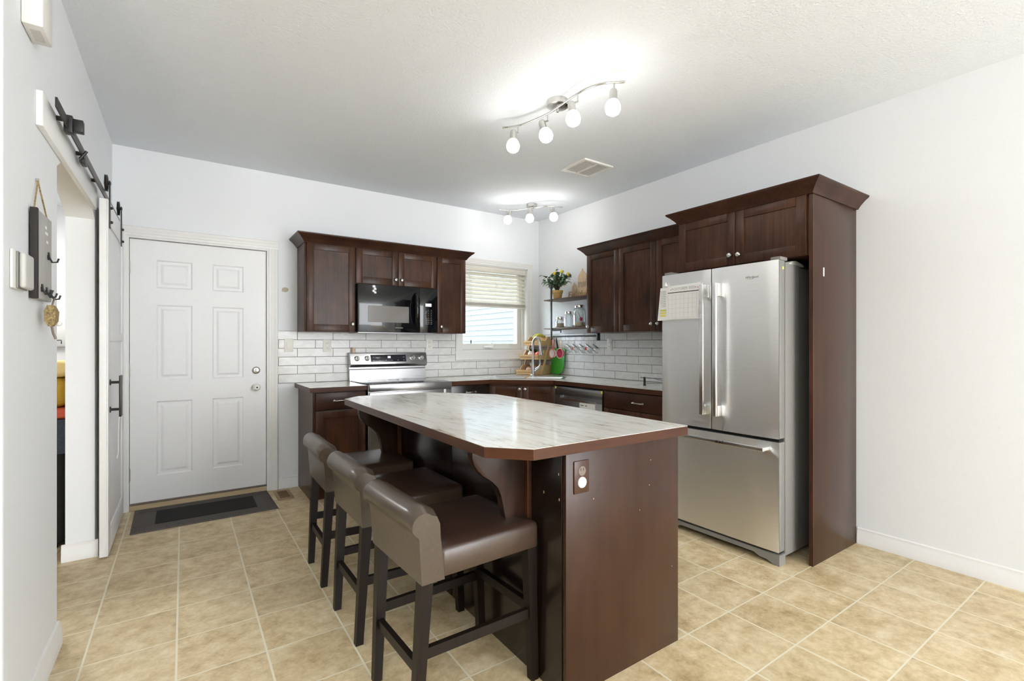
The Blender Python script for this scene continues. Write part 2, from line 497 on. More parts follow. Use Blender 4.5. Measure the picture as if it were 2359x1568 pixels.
    def build(s, name, mat, parent=None, smooth=None, kind=None, label=None):
        bm = s.bm
        bmesh.ops.recalc_face_normals(bm, faces=bm.faces[:])
        o = Vector((0, 0, 0))
        if parent is not None:
            o = ORG.get(parent.name, Vector((0, 0, 0)))
            if o.length:
                bmesh.ops.translate(bm, verts=bm.verts[:], vec=-o)
        me = bpy.data.meshes.new(name)
        bm.to_mesh(me); bm.free()
        me.materials.append(mat)
        for p in me.polygons:
            p.use_smooth = True
        ang = math.radians(38 if smooth is None else smooth)
        try:
            me.set_sharp_from_angle(angle=ang)
        except Exception:
            pass
        ob = bpy.data.objects.new(name, me)
        COL.objects.link(ob)
        if parent is not None:
            ob.parent = parent
            ORG[ob.name] = o
        if kind: ob['kind'] = kind
        if label: ob['label'] = label
        return ob

def thing(name, label, cat, loc=(0, 0, 0), group=None):
    o = bpy.data.objects.new(name, None)
    COL.objects.link(o)
    o.empty_display_size = 0.1
    o.location = loc
    ORG[o.name] = Vector(loc)
    o['label'] = label; o['category'] = cat
    if group: o['group'] = group
    return o

def tag(o, label, cat, group=None):
    o['label'] = label; o['category'] = cat
    if group: o['group'] = group
    return o

def root_at(ob, loc):
    """gives a single-mesh thing its origin at its base"""
    loc = Vector(loc)
    ob.data.transform(Matrix.Translation(-loc))
    ob.location = loc
    return ob

def struct(o, cat='room'):
    o['kind'] = 'structure'
    return o

def sstruct(name, label=None):
    o = bpy.data.objects.new(name, None); COL.objects.link(o)
    o.empty_display_size = 0.1
    ORG[o.name] = Vector((0, 0, 0))
    o['kind'] = 'structure'
    if label: o['label'] = label
    return o

def dup(root, loc, rotz, label, group=None):
    r = root.copy(); COL.objects.link(r)
    r.location = loc; r.rotation_euler = (0, 0, rotz); r['label'] = label
    if group: r['group'] = group
    for ch in list(root.children):
        c = ch.copy(); COL.objects.link(c); c.parent = r
        for g in list(ch.children):
            d = g.copy(); COL.objects.link(d); d.parent = c
    return r

def frame(p0, xdir, out):
    xd, od = Vector(xdir).normalized(), Vector(out).normalized()
    m = Matrix.Identity(4)
    for i in range(3):
        m[i][0] = xd[i]; m[i][1] = od[i]; m[i][2] = (0, 0, 1)[i]; m[i][3] = p0[i]
    return m

def text_mesh(name, txt, size, mat, parent, mtx, depth=0.0006, shear=0.0, align='CENTER'):
    cu = bpy.data.curves.new(name + '_curve', 'FONT')
    cu.body = txt; cu.size = size; cu.extrude = depth; cu.shear = shear
    cu.align_x = align; cu.align_y = 'CENTER'
    t = bpy.data.objects.new('tmp_text', cu); COL.objects.link(t)
    dg = bpy.context.evaluated_depsgraph_get()
    me = bpy.data.meshes.new_from_object(t.evaluated_get(dg))
    bpy.data.objects.remove(t); bpy.data.curves.remove(cu)
    o = ORG.get(parent.name, Vector((0, 0, 0)))
    me.transform(Matrix.Translation(-o) @ mtx)
    me.name = name
    me.materials.clear(); me.materials.append(mat)
    ob = bpy.data.objects.new(name, me); COL.objects.link(ob); ob.parent = parent
    ORG[ob.name] = o
    return ob

def wall_text_matrix(p, right, up=(0, 0, 1)):
    r, u = Vector(right).normalized(), Vector(up).normalized()
    n = r.cross(u)
    m = Matrix.Identity(4)
    for i in range(3):
        m[i][0] = r[i]; m[i][1] = u[i]; m[i][2] = n[i]; m[i][3] = p[i]
    return m

# ------------------------------------------------------------------ room shell
struct(MB().box(-3.6, XR + 0.16, -3.6, 7.2, -0.1, 0.0).build('floor', M['floor']))
struct(MB().box(-3.6, XR + 0.16, -3.6, YB + 0.16, ZC, ZC + 0.15).box(-3.6, XL, YB + 0.16, 7.2, ZC, ZC + 0.15).build('ceiling', M['ceiling']))
struct(MB().box(XR, XR + 0.16, -3.6, YB + 0.16, 0, ZC).build('wall_right', M['wall']))

# back wall with door and window openings
DX0, DX1, DZ = -0.352, 0.608, 2.082
WX0, WX1, WZ0, WZ1 = 2.485, 3.362, 1.19, 2.152
b = MB()
for x0, x1, z0, z1 in ((XL - 0.16, DX0, 0, ZC), (DX0, DX1, DZ, ZC), (DX1, WX0, 0, ZC), (WX0, WX1, 0, WZ0), (WX0, WX1, WZ1, ZC), (WX1, XR, 0, ZC)):
    b.box(x0, x1, YB, YB + 0.16, z0, z1)
bmesh.ops.remove_doubles(b.bm, verts=b.bm.verts[:], dist=1e-5)
wb = struct(b.build('wall_back', M['wall']))
pb = MB()
pts = [(0.735 + 0.032 * math.cos(a) * random.uniform(0.7, 1.15), 1.742 + 0.026 * math.sin(a) * random.uniform(0.7, 1.15)) for a in [2 * PI * i / 14 for i in range(14)]]
pb.prism(pts, YB - 0.002, YB + 0.001, 'y')
pb.build('plaster_patch', M['plaster'], wb, label='rough beige patch of bare filler')

# left wall with a shallow arched opening; bullnose near end
JN, JF = 2.755, 3.805
SPR, CRN = 2.005, 2.135
arc = []
half = (JF - JN) / 2; rise = CRN - SPR
LT = 0.13
R = (half * half + rise * rise) / (2 * rise)
for i in range(21):
    y = JN + (JF - JN) * i / 20
    dy = y - (JN + JF) / 2
    arc.append((y, SPR + math.sqrt(R * R - dy * dy) - (R - rise)))
lw = MB()
lw.prism([(JN, 0)] + arc + [(JF, 0), (7.2, 0), (7.2, ZC), (2.03, ZC), (2.03, 0)], XL - LT, XL, 'x')
struct(lw.build('wall_left', M['wall']))
# rounded near corner of that wall
cr = [(XL - 0.16, 2.03), (XL, 2.03)]
bull = [(XL - 0.02 + 0.02 * math.cos(a), 2.03 - 0.02 * math.sin(a)) for a in [PI / 2 * i / 6 for i in range(7)]]
struct(MB().prism([(XL - LT, 2.03)] + [(XL, 2.03)] + bull[1:] + [(XL - LT, 2.01)], 0, ZC, 'z').build('trim_1', M['wall']))
# the room beyond the arch and the unseen side of the living area
struct(MB().box(-3.76, -3.6, -3.6, 7.2, 0, ZC).build('wall_side_blocker', M['low_bounce']))  # added out of view to block light from the left
struct(MB().box(-3.6, 1.25, -3.76, -3.6, 0, ZC).build('wall_rear_blocker', M['wall']))  # added out of view, narrows the opening that lets daylight in
struct(MB().box(-3.6, XL - 0.16, 7.05, 7.2, 0, ZC).build('wall_far', M['wall']))

# baseboards: stepped profile
def baseboard(name, mb_list):
    b = MB()
    for f in mb_list:
        f(b)
    return struct(b.build(name, M['trim']))
def bb_prof(t=1.0):
    return [(0, 0), (0.016, 0), (0.016, 0.040), (0.0125, 0.045), (0.0125, 0.072), (0.008, 0.078), (0.008, 0.094), (0.003, 0.100), (0, 0.100)]
def bb_run(b, p0, p1, out):
    d = Vector((p1[0] - p0[0], p1[1] - p0[1], 0)); L = d.length
    b.M = frame((p0[0], p0[1], 0), d, (out[0], out[1], 0))
    b.prism(bb_prof(), 0, L, 'x')
    b.M = Matrix.Identity(4)
baseboard('baseboard_right', [lambda b: bb_run(b, (XR, -3.6), (XR, 1.295), (-1, 0))])
baseboard('baseboard_back', [lambda b: bb_run(b, (0.681, YB), (0.840, YB), (0, -1))])
baseboard('baseboard_left', [lambda b: bb_run(b, (XL, 2.03), (XL, JN + 0.016), (1, 0)), lambda b: bb_run(b, (XL - LT, JN), (XL + 0.0, JN), (0, 1)),
                             lambda b: bb_run(b, (XL - LT - 0.016, JF), (XL + 0.016, JF), (0, -1)), lambda b: bb_run(b, (XL, JF - 0.0), (XL, YB - 0.02), (1, 0))])

# tile backsplash
struct(MB().box(0.677, WX0 - 0.083, YB - 0.009, YB, 0.921, 1.380)
       .box(WX0 - 0.083, WX1 + 0.07, YB - 0.009, YB, 0.921, 1.088)
       .box(WX1 + 0.07, XR, YB - 0.009, YB, 0.921, 1.380).build('trim_2', M['splash_back']))
struct(MB().box(XR - 0.009, XR, 2.20, YB - 0.009, 0.921, 1.380).build('trim_3', M['splash_right']))

# ------------------------------------------------------------------ entry door (structure, with parts)
dr = sstruct('door_1', 'white six-panel steel entry door in the back wall')
b = MB()
SX0, SX1, SZ0, SZ1, SY = -0.334, 0.590, 0.050, 2.066, YB + 0.030
cols = [(-0.172, 0.060), (0.196, 0.419)]
rows = [(1.700, 1.918), (0.980, 1.570), (0.242, 0.818)]
xs = [SX0, cols[0][0], cols[0][1], cols[1][0], cols[1][1], SX1]
zs = [SZ0, rows[2][0], rows[2][1], rows[1][0], rows[1][1], rows[0][0], rows[0][1], SZ1]
for i in range(5):
    for j in range(7):
        if i in (1, 3) and j in (1, 3, 5):
            x0, x1, z0, z1 = xs[i], xs[i + 1], zs[j], zs[j + 1]
            rings = []
            for ins, dy in ((0, 0), (0.010, 0.009), (0.028, 0.009), (0.045, 0.001)):
                rings.append([(x0 + ins, SY + dy, z0 + ins), (x1 - ins, SY + dy, z0 + ins), (x1 - ins, SY + dy, z1 - ins), (x0 + ins, SY + dy, z1 - ins)])
            b.loft(rings, True, False)
            r = rings[-1]
            b.face([b.v(p) for p in r])
        else:
            b.face([b.v(p) for p in ((xs[i], SY, zs[j]), (xs[i + 1], SY, zs[j]), (xs[i + 1], SY, zs[j + 1]), (xs[i], SY, zs[j + 1]))])
b.box(SX0, SX1, SY + 0.012, SY + 0.05, SZ0, SZ1)
b.loft([[(SX0, SY, SZ0), (SX1, SY, SZ0), (SX1, SY, SZ1), (SX0, SY, SZ1)], [(SX0, SY + 0.012, SZ0), (SX1, SY + 0.012, SZ0), (SX1, SY + 0.012, SZ1), (SX0, SY + 0.012, SZ1)]], True, False)
slab = b.build('door_slab', M['door'], dr, smooth=15)
def casing_strip(b, p0, p1, out, wdir, wd=0.072):
    """flat colonial casing from p0 to p1"""
    L = (Vector(p1) - Vector(p0))
    m = Matrix.Identity(4)
    ld = L.normalized(); wd_ = Vector(wdir); od = Vector(out)
    for i in range(3):
        m[i][0] = wd_[i]; m[i][1] = od[i]; m[i][2] = ld[i]; m[i][3] = p0[i]
    b.M = m
    b.prism([(0, 0), (0, 0.010), (0.012, 0.012), (0.020, 0.012), (0.022, 0.015), (0.046, 0.017), (0.050, 0.020), (wd - 0.006, 0.020), (wd, 0.014), (wd, 0)], 0, L.length, 'z')
    b.M = Matrix.Identity(4)
b = MB()
casing_strip(b, (0.606, YB, 0), (0.606, YB, 2.084), (0, -1, 0), (1, 0, 0))
casing_strip(b, (-0.350, YB, 0), (-0.350, YB, 2.084), (0, -1, 0), (-1, 0, 0))
casing_strip(b, (-0.422, YB, 2.084), (0.678, YB, 2.084), (0, -1, 0), (0, 0, 1))
b.build('casing', M['trim'], dr)
b = MB()
b.box(SX1 + 0.003, DX1, YB - 0.001, YB + 0.12, 0.0, DZ).box(DX0, SX0 - 0.003, YB - 0.001, YB + 0.12, 0.0, DZ).box(SX0 - 0.003, SX1 + 0.003, YB - 0.001, YB + 0.12, SZ1 + 0.004, DZ)
b.box(DX0, SX0 + 0.012, SY + 0.0505, YB + 0.14, 0.0, DZ).box(SX1 - 0.012, DX1, SY + 0.0505, YB + 0.14, 0.0, DZ).box(SX0 + 0.012, SX1 - 0.012, SY + 0.0505, YB + 0.14, SZ1 - 0.012, DZ)
b.build('door_frame', M['trim'], dr)
MB().prism([(YB - 0.006, 0.0), (YB + 0.11, 0.0), (YB + 0.11, 0.060), (YB + 0.082, 0.060), (YB + 0.0815, 0.034), (YB + 0.022, 0.034), (YB - 0.006, 0.006)], SX0 - 0.003, SX1 + 0.003, 'x').build('threshold', M['thresh'], dr)
MB().box(SX0, SX1, SY - 0.004, SY + 0.02, 0.036, 0.050).build('door_sweep', M['dull'], dr)
for z in (1.85, 1.06, 0.27):
    b = MB()
    b.cyl((SX0 - 0.006, SY - 0.012, z - 0.05), (SX0 - 0.006, SY - 0.012, z + 0.05), 0.008, 10)
    b.box(SX0 - 0.014, SX0 + 0.004, SY - 0.006, SY + 0.001, z - 0.045, z + 0.045)
    b.build('hinge', M['nickel'], dr)
b = MB()
b.lathe([(0.031, 0), (0.031, 0.006), (0.026, 0.012), (0.018, 0.014)], (0.513, SY, 1.04), 24, (0, -1, 0))
db = b.build('deadbolt', M['nickel'], dr)
MB().box(0.508, 0.518, SY - 0.034, SY - 0.012, 1.026, 1.054, 0.003).build('thumb_turn', M['nickel'], db)
b = MB()
b.lathe([(0.033, 0), (0.033, 0.006), (0.016, 0.012), (0.013, 0.028), (0.024, 0.036), (0.029, 0.048), (0.028, 0.060), (0.018, 0.068)], (0.513, SY, 0.897), 26, (0, -1, 0))
kn = b.build('door_knob', M['white_pl'], dr)
MB().lathe([(0.007, 0.066), (0.007, 0.071)], (0.513, SY, 0.897), 12, (0, -1, 0)).build('knob_button', M['black'], kn)
for z in (1.05, 0.90):
    MB().box(SX1 + 0.0005, SX1 + 0.0028, SY - 0.004, SY + 0.012, z - 0.028, z + 0.028).build('strike_plate', M['steel_dk'], dr)

# ------------------------------------------------------------------ window (structure, with parts)
wd = sstruct('window_1', 'white casement window with a blind above the corner counter')
b = MB()
casing_strip(b, (WX1, YB, WZ0), (WX1, YB, WZ1), (0, -1, 0), (1, 0, 0), 0.068)
casing_strip(b, (WX0, YB, WZ0), (WX0, YB, WZ1), (0, -1, 0), (-1, 0, 0), 0.082)
casing_strip(b, (WX0 - 0.082, YB, WZ1), (WX1 + 0.068, YB, WZ1), (0, -1, 0), (0, 0, 1), 0.068)
casing_strip(b, (WX0 - 0.082, YB, WZ0), (WX1 + 0.068, YB, WZ0), (0, -1, 0), (0, 0, -1), 0.10)
b.build('casing', M['trim'], wd)
b = MB()
YG = YB + 0.105
b.box(WX0, WX0 + 0.012, YB, YG, WZ0, WZ1).box(WX1 - 0.012, WX1, YB, YG, WZ0, WZ1).box(WX0, WX1, YB, YG, WZ1 - 0.012, WZ1).box(WX0 + 0.012, WX1 - 0.012, YB - 0.004, YG, WZ0, WZ0 + 0.014)
b.build('jamb_liner', M['trim'], wd)
b = MB()
fx0, fx1, fz0, fz1 = WX0 + 0.012, WX1 - 0.012, WZ0 + 0.014, WZ1 - 0.012
GX1 = 3.262; GZ0 = 1.272
b.box(fx0, fx0 + 0.035, YB + 0.07, YG + 0.04, fz0, fz1, 0.004).box(GX1, fx1, YB + 0.07, YG + 0.04, fz0, fz1, 0.004)
b.box(fx0 + 0.035, GX1, YB + 0.07, YG + 0.04, fz0, GZ0, 0.004).box(fx0 + 0.035, GX1, YB + 0.07, YG + 0.04, fz1 - 0.05, fz1, 0.004)
b.box(fx1 - 0.035, fx1, YB + 0.055, YB + 0.072, fz0, fz1, 0.003)
b.build('sash', M['vinyl'], wd)
b = MB()
b.box(fx0 + 0.033, GX1 + 0.002, YG - 0.002, YG + 0.003, GZ0 - 0.002, fz1 - 0.048)
b.build('pane', M['pane'], wd)
b = MB()
b.box(2.80, 2.92, YB + 0.035, YB + 0.069, 1.222, 1.244, 0.008)
b.tube([(2.905, YB + 0.05, 1.244), (2.915, YB + 0.045, 1.262), (2.895, YB + 0.04, 1.272), (2.885, YB + 0.04, 1.288)], 0.005, 8)
b.build('crank', M['white_pl'], wd)

# blind
bl = thing('window_blind', 'cream faux-wood blind drawn half up over the corner window', 'blind', (2.92, YB + 0.03, 1.69))
MB().box(WX0 + 0.016, WX1 - 0.016, YB + 0.004, YB + 0.056, 2.078, 2.139, 0.004).build('valance', M['slat'], bl)
b = MB()
zz = 2.066
for i in range(8):
    z = 2.050 - i * 0.0425
    c = [(YB + 0.012, z - 0.019), (YB + 0.014, z - 0.022), (YB + 0.046, z + 0.018), (YB + 0.044, z + 0.021)]
    b.prism(c, WX0 + 0.020, WX1 - 0.022, 'x')
b.build('slats', M['slat'], bl)
b = MB()
for k in range(5):
    b.box(WX0 + 0.020, WX1 - 0.022, YB + 0.006, YB + 0.052, 1.702 + k * 0.006, 1.705 + k * 0.006)
b.build('stacked_slats', M['slat'], bl)
MB().box(WX0 + 0.018, WX1 - 0.020, YB + 0.004, YB + 0.054, 1.683, 1.699, 0.003).build('bottom_rail', M['slat'], bl)
for x in (2.60, 2.92, 3.25):
    MB().cyl((x, YB + 0.004, 1.684), (x, YB + 0.004, 2.08), 0.0016, 6).build('ladder_cord', M['slat'], bl)
b = MB()
b.tube([(3.275, YB - 0.002, 2.08), (3.277, YB - 0.004, 1.6), (3.272, YB - 0.006, 1.45), (3.290, YB - 0.006, 1.38), (3.312, YB - 0.004, 1.345)], 0.0022, 6)
b.lathe([(0.003, 0), (0.006, 0.03), (0.003, 0.035)], (3.273, YB - 0.006, 1.44), 8)
b.build('lift_cord', M['slat'], bl)
b = MB()
b.cyl((2.60, YB - 0.001, 1.684), (2.598, YB - 0.001, 1.30), 0.0012, 6)
b.build('tilt_cord', M['slat'], bl)
MB().lathe([(0.004, 0), (0.007, 0.02), (0.005, 0.04)], (2.598, YB - 0.001, 1.27), 8).build('cord_tassel', M['black'], bl)

struct(MB().box(XR + 0.2, 20, -4, 20, -0.75, -0.6).box(-5, XR + 0.2, YB + 0.2, 20, -0.75, -0.6).build('ground', M['ground']))
struct(MB().box(-3.6, XR + 0.16, YB + 0.17, YB + 0.20, ZC + 0.15, 5.6).box(-3.6, XR + 0.16, -3.6, YB + 0.20, 5.5, 5.6).build('wall_sky_blocker', M['siding']))  # unseen storey and roof added to keep sky light off the siding
# neighbouring house seen through the pane
nh = thing('neighbouring_house', 'pale blue lap-sided house wall seen through the window pane', 'house', (6.0, 9.5, -0.6))
prof = []
zz = -0.6
pts = [(6.0, -0.6)]
while zz < 4.4:
    pts += [(5.985, zz), (5.998, zz + 0.128)]
    zz += 0.13
pts += [(6.3, zz), (6.3, -0.6)]
MB().prism(pts[1:], 5.0, 16.0, 'y').build('siding', M['siding'], nh, smooth=5)
MB().box(5.975, 6.0, 5.0, 5.1, -0.6, 4.4).build('corner_board', M['trim'], nh)

# ------------------------------------------------------------------ sliding barn door and track
bd = thing('barn_door', 'white sliding barn door with black hangers beside the entry door', 'door', (-0.387, 4.15, 0.012))
b = MB()
BY0, BY1, BZ1 = 3.715, 4.60, 2.118
b.box(-0.405, -0.372, BY0, BY1, 0.012, BZ1, 0.002)
for y0, y1, z0, z1 in ((BY0, BY0 + 0.10, 0.012, BZ1), (BY1 - 0.10, BY1, 0.012, BZ1), (BY0 + 0.10, BY1 - 0.10, 0.012, 0.16), (BY0 + 0.10, BY1 - 0.10, 1.28, 1.34), (BY0 + 0.10, BY1 - 0.10, 1.98, BZ1)):
    b.box(-0.372, -0.364, y0, y1, z0, z1, 0.002)
b.build('door_panel', M['door'], bd)
for y in (3.765, 4.42):
    b = MB()
    b.box(-0.364, -0.358, y - 0.018, y + 0.018, 1.955, 2.235, 0.002)
    for z in (1.99, 2.075):
        b.lathe([(0.009, 0), (0.009, 0.006), (0.005, 0.012)], (-0.358, y, z), 8, (1, 0, 0))
    st = b.build('hanger_strap', M['black_track'], bd)
    b = MB()
    prof = [(0.046, -0.006), (0.050, -0.006), (0.046, 0.0), (0.050, 0.006), (0.040, 0.006), (0.040, -0.006)]
    rings = []
    for i in range(28):
        a = 2 * PI * i / 28
        rings.append([(-0.377 + h, y + r * math.cos(a), 2.222 + r * math.sin(a)) for r, h in prof])
    rings.append(rings[0])
    b.loft(rings, True, False)
    for i in range(5):
        a = 2 * PI * i / 5
        b.cyl((-0.377, y, 2.222), (-0.377, y + 0.042 * math.cos(a), 2.222 + 0.042 * math.sin(a)), 0.005, 6)
    b.cyl((-0.388, y, 2.222), (-0.356, y, 2.222), 0.010, 12)
    b.build('wheel', M['black'], st)
b = MB()
b.box(-0.318, -0.306, 3.745, 3.825, 0.826, 1.074, 0.003)
for z in (0.868, 1.032):
    b.cyl((-0.364, 3.795, z), (-0.316, 3.795, z), 0.008, 10)
    b.lathe([(0.018, 0), (0.018, 0.005)], (-0.364, 3.795, z), 12, (1, 0, 0))
hd = b.build('pull_handle', M['black_track'], bd)
b = MB()
b.tube([(-0.316, 3.80, 0.868), (-0.312, 3.82, 0.85), (-0.325, 3.83, 0.80), (-0.33, 3.85, 0.68), (-0.33, 3.86, 0.60), (-0.335, 3.85, 0.56)], 0.0022, 6)
b.build('cord', M['paper'], hd, label='thin white string tied to the handle')

tk = thing('barn_door_track', 'dark steel sliding-door track on a white header board above the arch', 'track', (XL, 3.5, 2.04))
MB().box(XL, XL + 0.020, 2.40, 3.72, 2.045, 2.172, 0.003).build('header_board', M['trim'], tk)
MB().box(-0.391, -0.384, 2.45, 4.60, 2.140, 2.178, 0.001).build('track_rail', M['black_track'], tk)
for y in (2.62, 3.05, 3.50):
    MB().cyl((XL + 0.020, y, 2.159), (-0.391, y, 2.159), 0.010, 10).build('spacer', M['black'], tk)
for y in (4.05, 4.50):
    MB().cyl((XL, y, 2.159), (-0.391, y, 2.159), 0.010, 10).build('spacer', M['black'], tk)
b = MB()
b.box(-0.400, -0.372, 2.66, 2.705, 2.125, 2.195, 0.003)
b.box(-0.372, -0.340, 2.664, 2.70, 2.135, 2.185, 0.003)
b.build('end_stop', M['black'], tk)
b = MB()
b.box(-0.400, -0.380, 3.02, 3.10, 2.112, 2.138, 0.004)
b.cyl((-0.395, 3.0, 2.12), (-0.370, 3.0, 2.16), 0.006, 8)
b.build('clip', M['black'], tk)

# ------------------------------------------------------------------ cabinet parts
def shaker(name, p0, xd, od, wdt, hgt, parent, mat=None, stile=0.056, t=0.020):
    mat = mat or M['wood']
    b = MB(frame(p0, xd, od))
    g = 0.0
    bev = 0.0018
    b.box(0, stile, 0, t, 0, hgt, bev).box(wdt - stile, wdt, 0, t, 0, hgt, bev)
    b.box(stile, wdt - stile, 0, t, 0, stile + 0.004, bev).box(stile, wdt - stile, 0, t, hgt - stile - 0.004, hgt, bev)
    b.box(stile - 0.004, wdt - stile + 0.004, 0, t * 0.55, stile, hgt - stile)
    return b.build(name, mat, parent)

def slabfront(name, p0, xd, od, wdt, hgt, parent, mat=None, t=0.020):
    b = MB(frame(p0, xd, od))
    b.box(0, wdt, 0, t, 0, hgt, 0.003)
    return b.build(name, mat or M['wood_h'], parent)

def knob(p, od, parent):
    b = MB()
    b.lathe([(0.006, 0), (0.0055, 0.010), (0.0135, 0.016), (0.0155, 0.021), (0.013, 0.026), (0.005, 0.029)], p, 16, od)
    return b.build('knob', M['nickel'], parent)

def pull(p, xd, od, parent, w=0.096):
    m = frame(p, xd, od)
    b = MB(m)
    b.tube([(-w / 2, 0, 0), (-w / 2, 0.018, 0), (-w / 2 + 0.012, 0.026, 0.001), (-0.02, 0.031, 0.002), (0.02, 0.031, 0.002), (w / 2 - 0.012, 0.026, 0.001), (w / 2, 0.018, 0), (w / 2, 0, 0)], 0.0048, 8)
    for sx in (-1, 1):
        b.cyl((sx * w / 2, 0, 0), (sx * w / 2, 0.004, 0), 0.009, 10)
    return b.build('drawer_pull', M['nickel'], parent)

def crown(name, label, plan, closed_path, parent=None, loc=(0, 0, 0)):
    """plan: list of (x,y,nx,ny) corner points with mitre offset directions"""
    prof = [(0.0, 2.118), (0.006, 2.118), (0.010, 2.126), (0.020, 2.140), (0.044, 2.166), (0.062, 2.180), (0.066, 2.187), (0.066, 2.193), (0.0, 2.193)]
    t = thing(name, label, 'moulding', loc)
    b = MB()
    rings = []
    for x, y, nx, ny in plan:
        rings.append([(x + nx * o, y + ny * o, z) for o, z in prof])
    b.loft(rings)
    b.build('crown_strip', M['wood_h'], t, smooth=30)
    (x0, x1, y0, y1) = closed_path
    MB().box(x0, x1, y0, y1, 2.182, 2.192).build('top_board', M['wood_in'], t)
    return t

NB = (0, -1, 0)      # facing the camera from the back wall
NR = (-1, 0, 0)      # facing the room from the right wall
YF = 4.355           # upper cabinet front plane (back run)

# --- upper cabinets on the back wall
def upper_box(name, label, x0, x1, z0, z1, y0=YF, cat='cabinet', group=None):
    t = thing(name, label, cat, ((x0 + x1) / 2, (y0 + YB) / 2, z0), group)
    MB().box(x0, x1, y0, YB - 0.001, z0, z1, 0.0015).build('cabinet_body', M['wood'], t)
    return t
c1 = upper_box('upper_cabinet', 'tall single-door dark wall cabinet left of the microwave', 0.833, 1.253, 1.372, 2.135)
d = shaker('cabinet_door', (0.850, YF, 1.374), (1, 0, 0), NB, 0.400, 0.752, c1)
knob((1.225, YF - 0.020, 1.440), NB, d)
c2 = upper_box('upper_cabinet', 'short two-door dark wall cabinet above the microwave', 1.2535, 2.036, 1.802, 2.135)
d = shaker('cabinet_door', (1.258, YF, 1.808), (1, 0, 0), NB, 0.386, 0.318, c2)
knob((1.618, YF - 0.020, 1.860), NB, d)
d = shaker('cabinet_door', (1.648, YF, 1.808), (1, 0, 0), NB, 0.386, 0.318, c2)
knob((1.676, YF - 0.020, 1.860), NB, d)
c3 = upper_box('upper_cabinet', 'narrow single-door dark wall cabinet between microwave and window', 2.0365, 2.358, 1.372, 2.135)
d = shaker('cabinet_door', (2.042, YF, 1.374), (1, 0, 0), NB, 0.312, 0.752, c3)
knob((2.080, YF - 0.020, 1.436), NB, d)
crown('crown_moulding', 'dark crown moulding along the top of the cabinets over the stove',
      [(0.833, YB - 0.001, -1, 0), (0.833, YF - 0.02, -1, -1), (2.358, YF - 0.02, 1, -1), (2.358, YB - 0.001, 1, 0)], (0.834, 2.357, YF - 0.018, YB - 0.001), loc=(1.6, 4.5, 2.118))

# --- upper cabinets on the right wall
XF = 3.215
def upper_r(name, label, y0, y1, z0, z1, x0=XF):
    t = thing(name, label, 'cabinet', ((x0 + XR) / 2, (y0 + y1) / 2, z0))
    MB().box(x0, XR - 0.001, y0, y1, z0, z1, 0.0015).build('cabinet_body', M['wood'], t)
    return t
c4 = upper_r('upper_cabinet', 'single-door dark wall cabinet next to the open shelves', 3.036, 3.452, 1.372, 2.117)
d = shaker('cabinet_door', (XF, 3.450, 1.374), (0, -1, 0), NR, 0.412, 0.752, c4)
knob((XF - 0.020, 3.418, 1.432), NR, d)
c5 = upper_r('upper_cabinet', 'two-door dark wall cabinet partly hidden by the fridge', 2.192, 3.0355, 1.372, 2.117)
d = shaker('cabinet_door', (XF, 3.033, 1.374), (0, -1, 0), NR, 0.410, 0.752, c5)
knob((XF - 0.020, 2.655, 1.433), NR, d)
d = shaker('cabinet_door', (XF, 2.618, 1.374), (0, -1, 0), NR, 0.410, 0.752, c5)
knob((XF - 0.020, 2.590, 1.433), NR, d)
crown('crown_moulding', 'dark crown moulding on the wall cabinets left of the fridge',
      [(XR - 0.001, 3.452, 0, 1), (XF - 0.02, 3.452, -1, 1), (XF - 0.02, 2.260, -1, 0)], (XF - 0.018, XR - 0.001, 2.262, 3.451), loc=(3.4, 2.9, 2.118))

# --- cabinet over the fridge, tall side panel
XP = 2.940
c6 = upper_r('over_fridge_cabinet', 'deep two-door dark cabinet directly above the fridge', 1.3165, 2.1915, 1.772, 2.135, XP)
d = shaker('cabinet_door', (XP, 2.190, 1.776), (0, -1, 0), NR, 0.428, 0.348, c6)
knob((XP - 0.020, 1.792, 1.838), NR, d)
d = shaker('cabinet_door', (XP, 1.758, 1.776), (0, -1, 0), NR, 0.428, 0.348, c6)
knob((XP - 0.020, 1.732, 1.835), NR, d)
fp = thing('fridge_side_panel', 'tall dark brown side panel standing between fridge and bare wall', 'panel', (3.23, 1.306, 0))
MB().box(2.936, XR - 0.017, 1.297, 1.316, 0.0, 2.135, 0.001).build('panel_board', M['wood_panel'], fp)
MB().box(2.930, 2.9358, 1.296, 1.317, 0.0, 2.135).build('edge_strip', M['wood'], fp)
tag(root_at(MB().box(3.055, 3.068, 1.2945, 1.297, 1.657, 1.708, 0.001).build('plastic_strip', M['paper']), (3.06, 1.296, 1.657)), 'small white strip stuck on the tall fridge side panel', 'sticker')
crown('crown_moulding', 'dark crown moulding over the fridge cabinet and its side panel',
      [(XR - 0.001, 2.1915, 0, 1), (XP - 0.02, 2.1915, -1, 1), (XP - 0.02, 1.297, -1, -1), (XR - 0.001, 1.297, 0, -1)], (XP - 0.018, XR - 0.001, 1.298, 2.19), loc=(3.2, 1.7, 2.118))

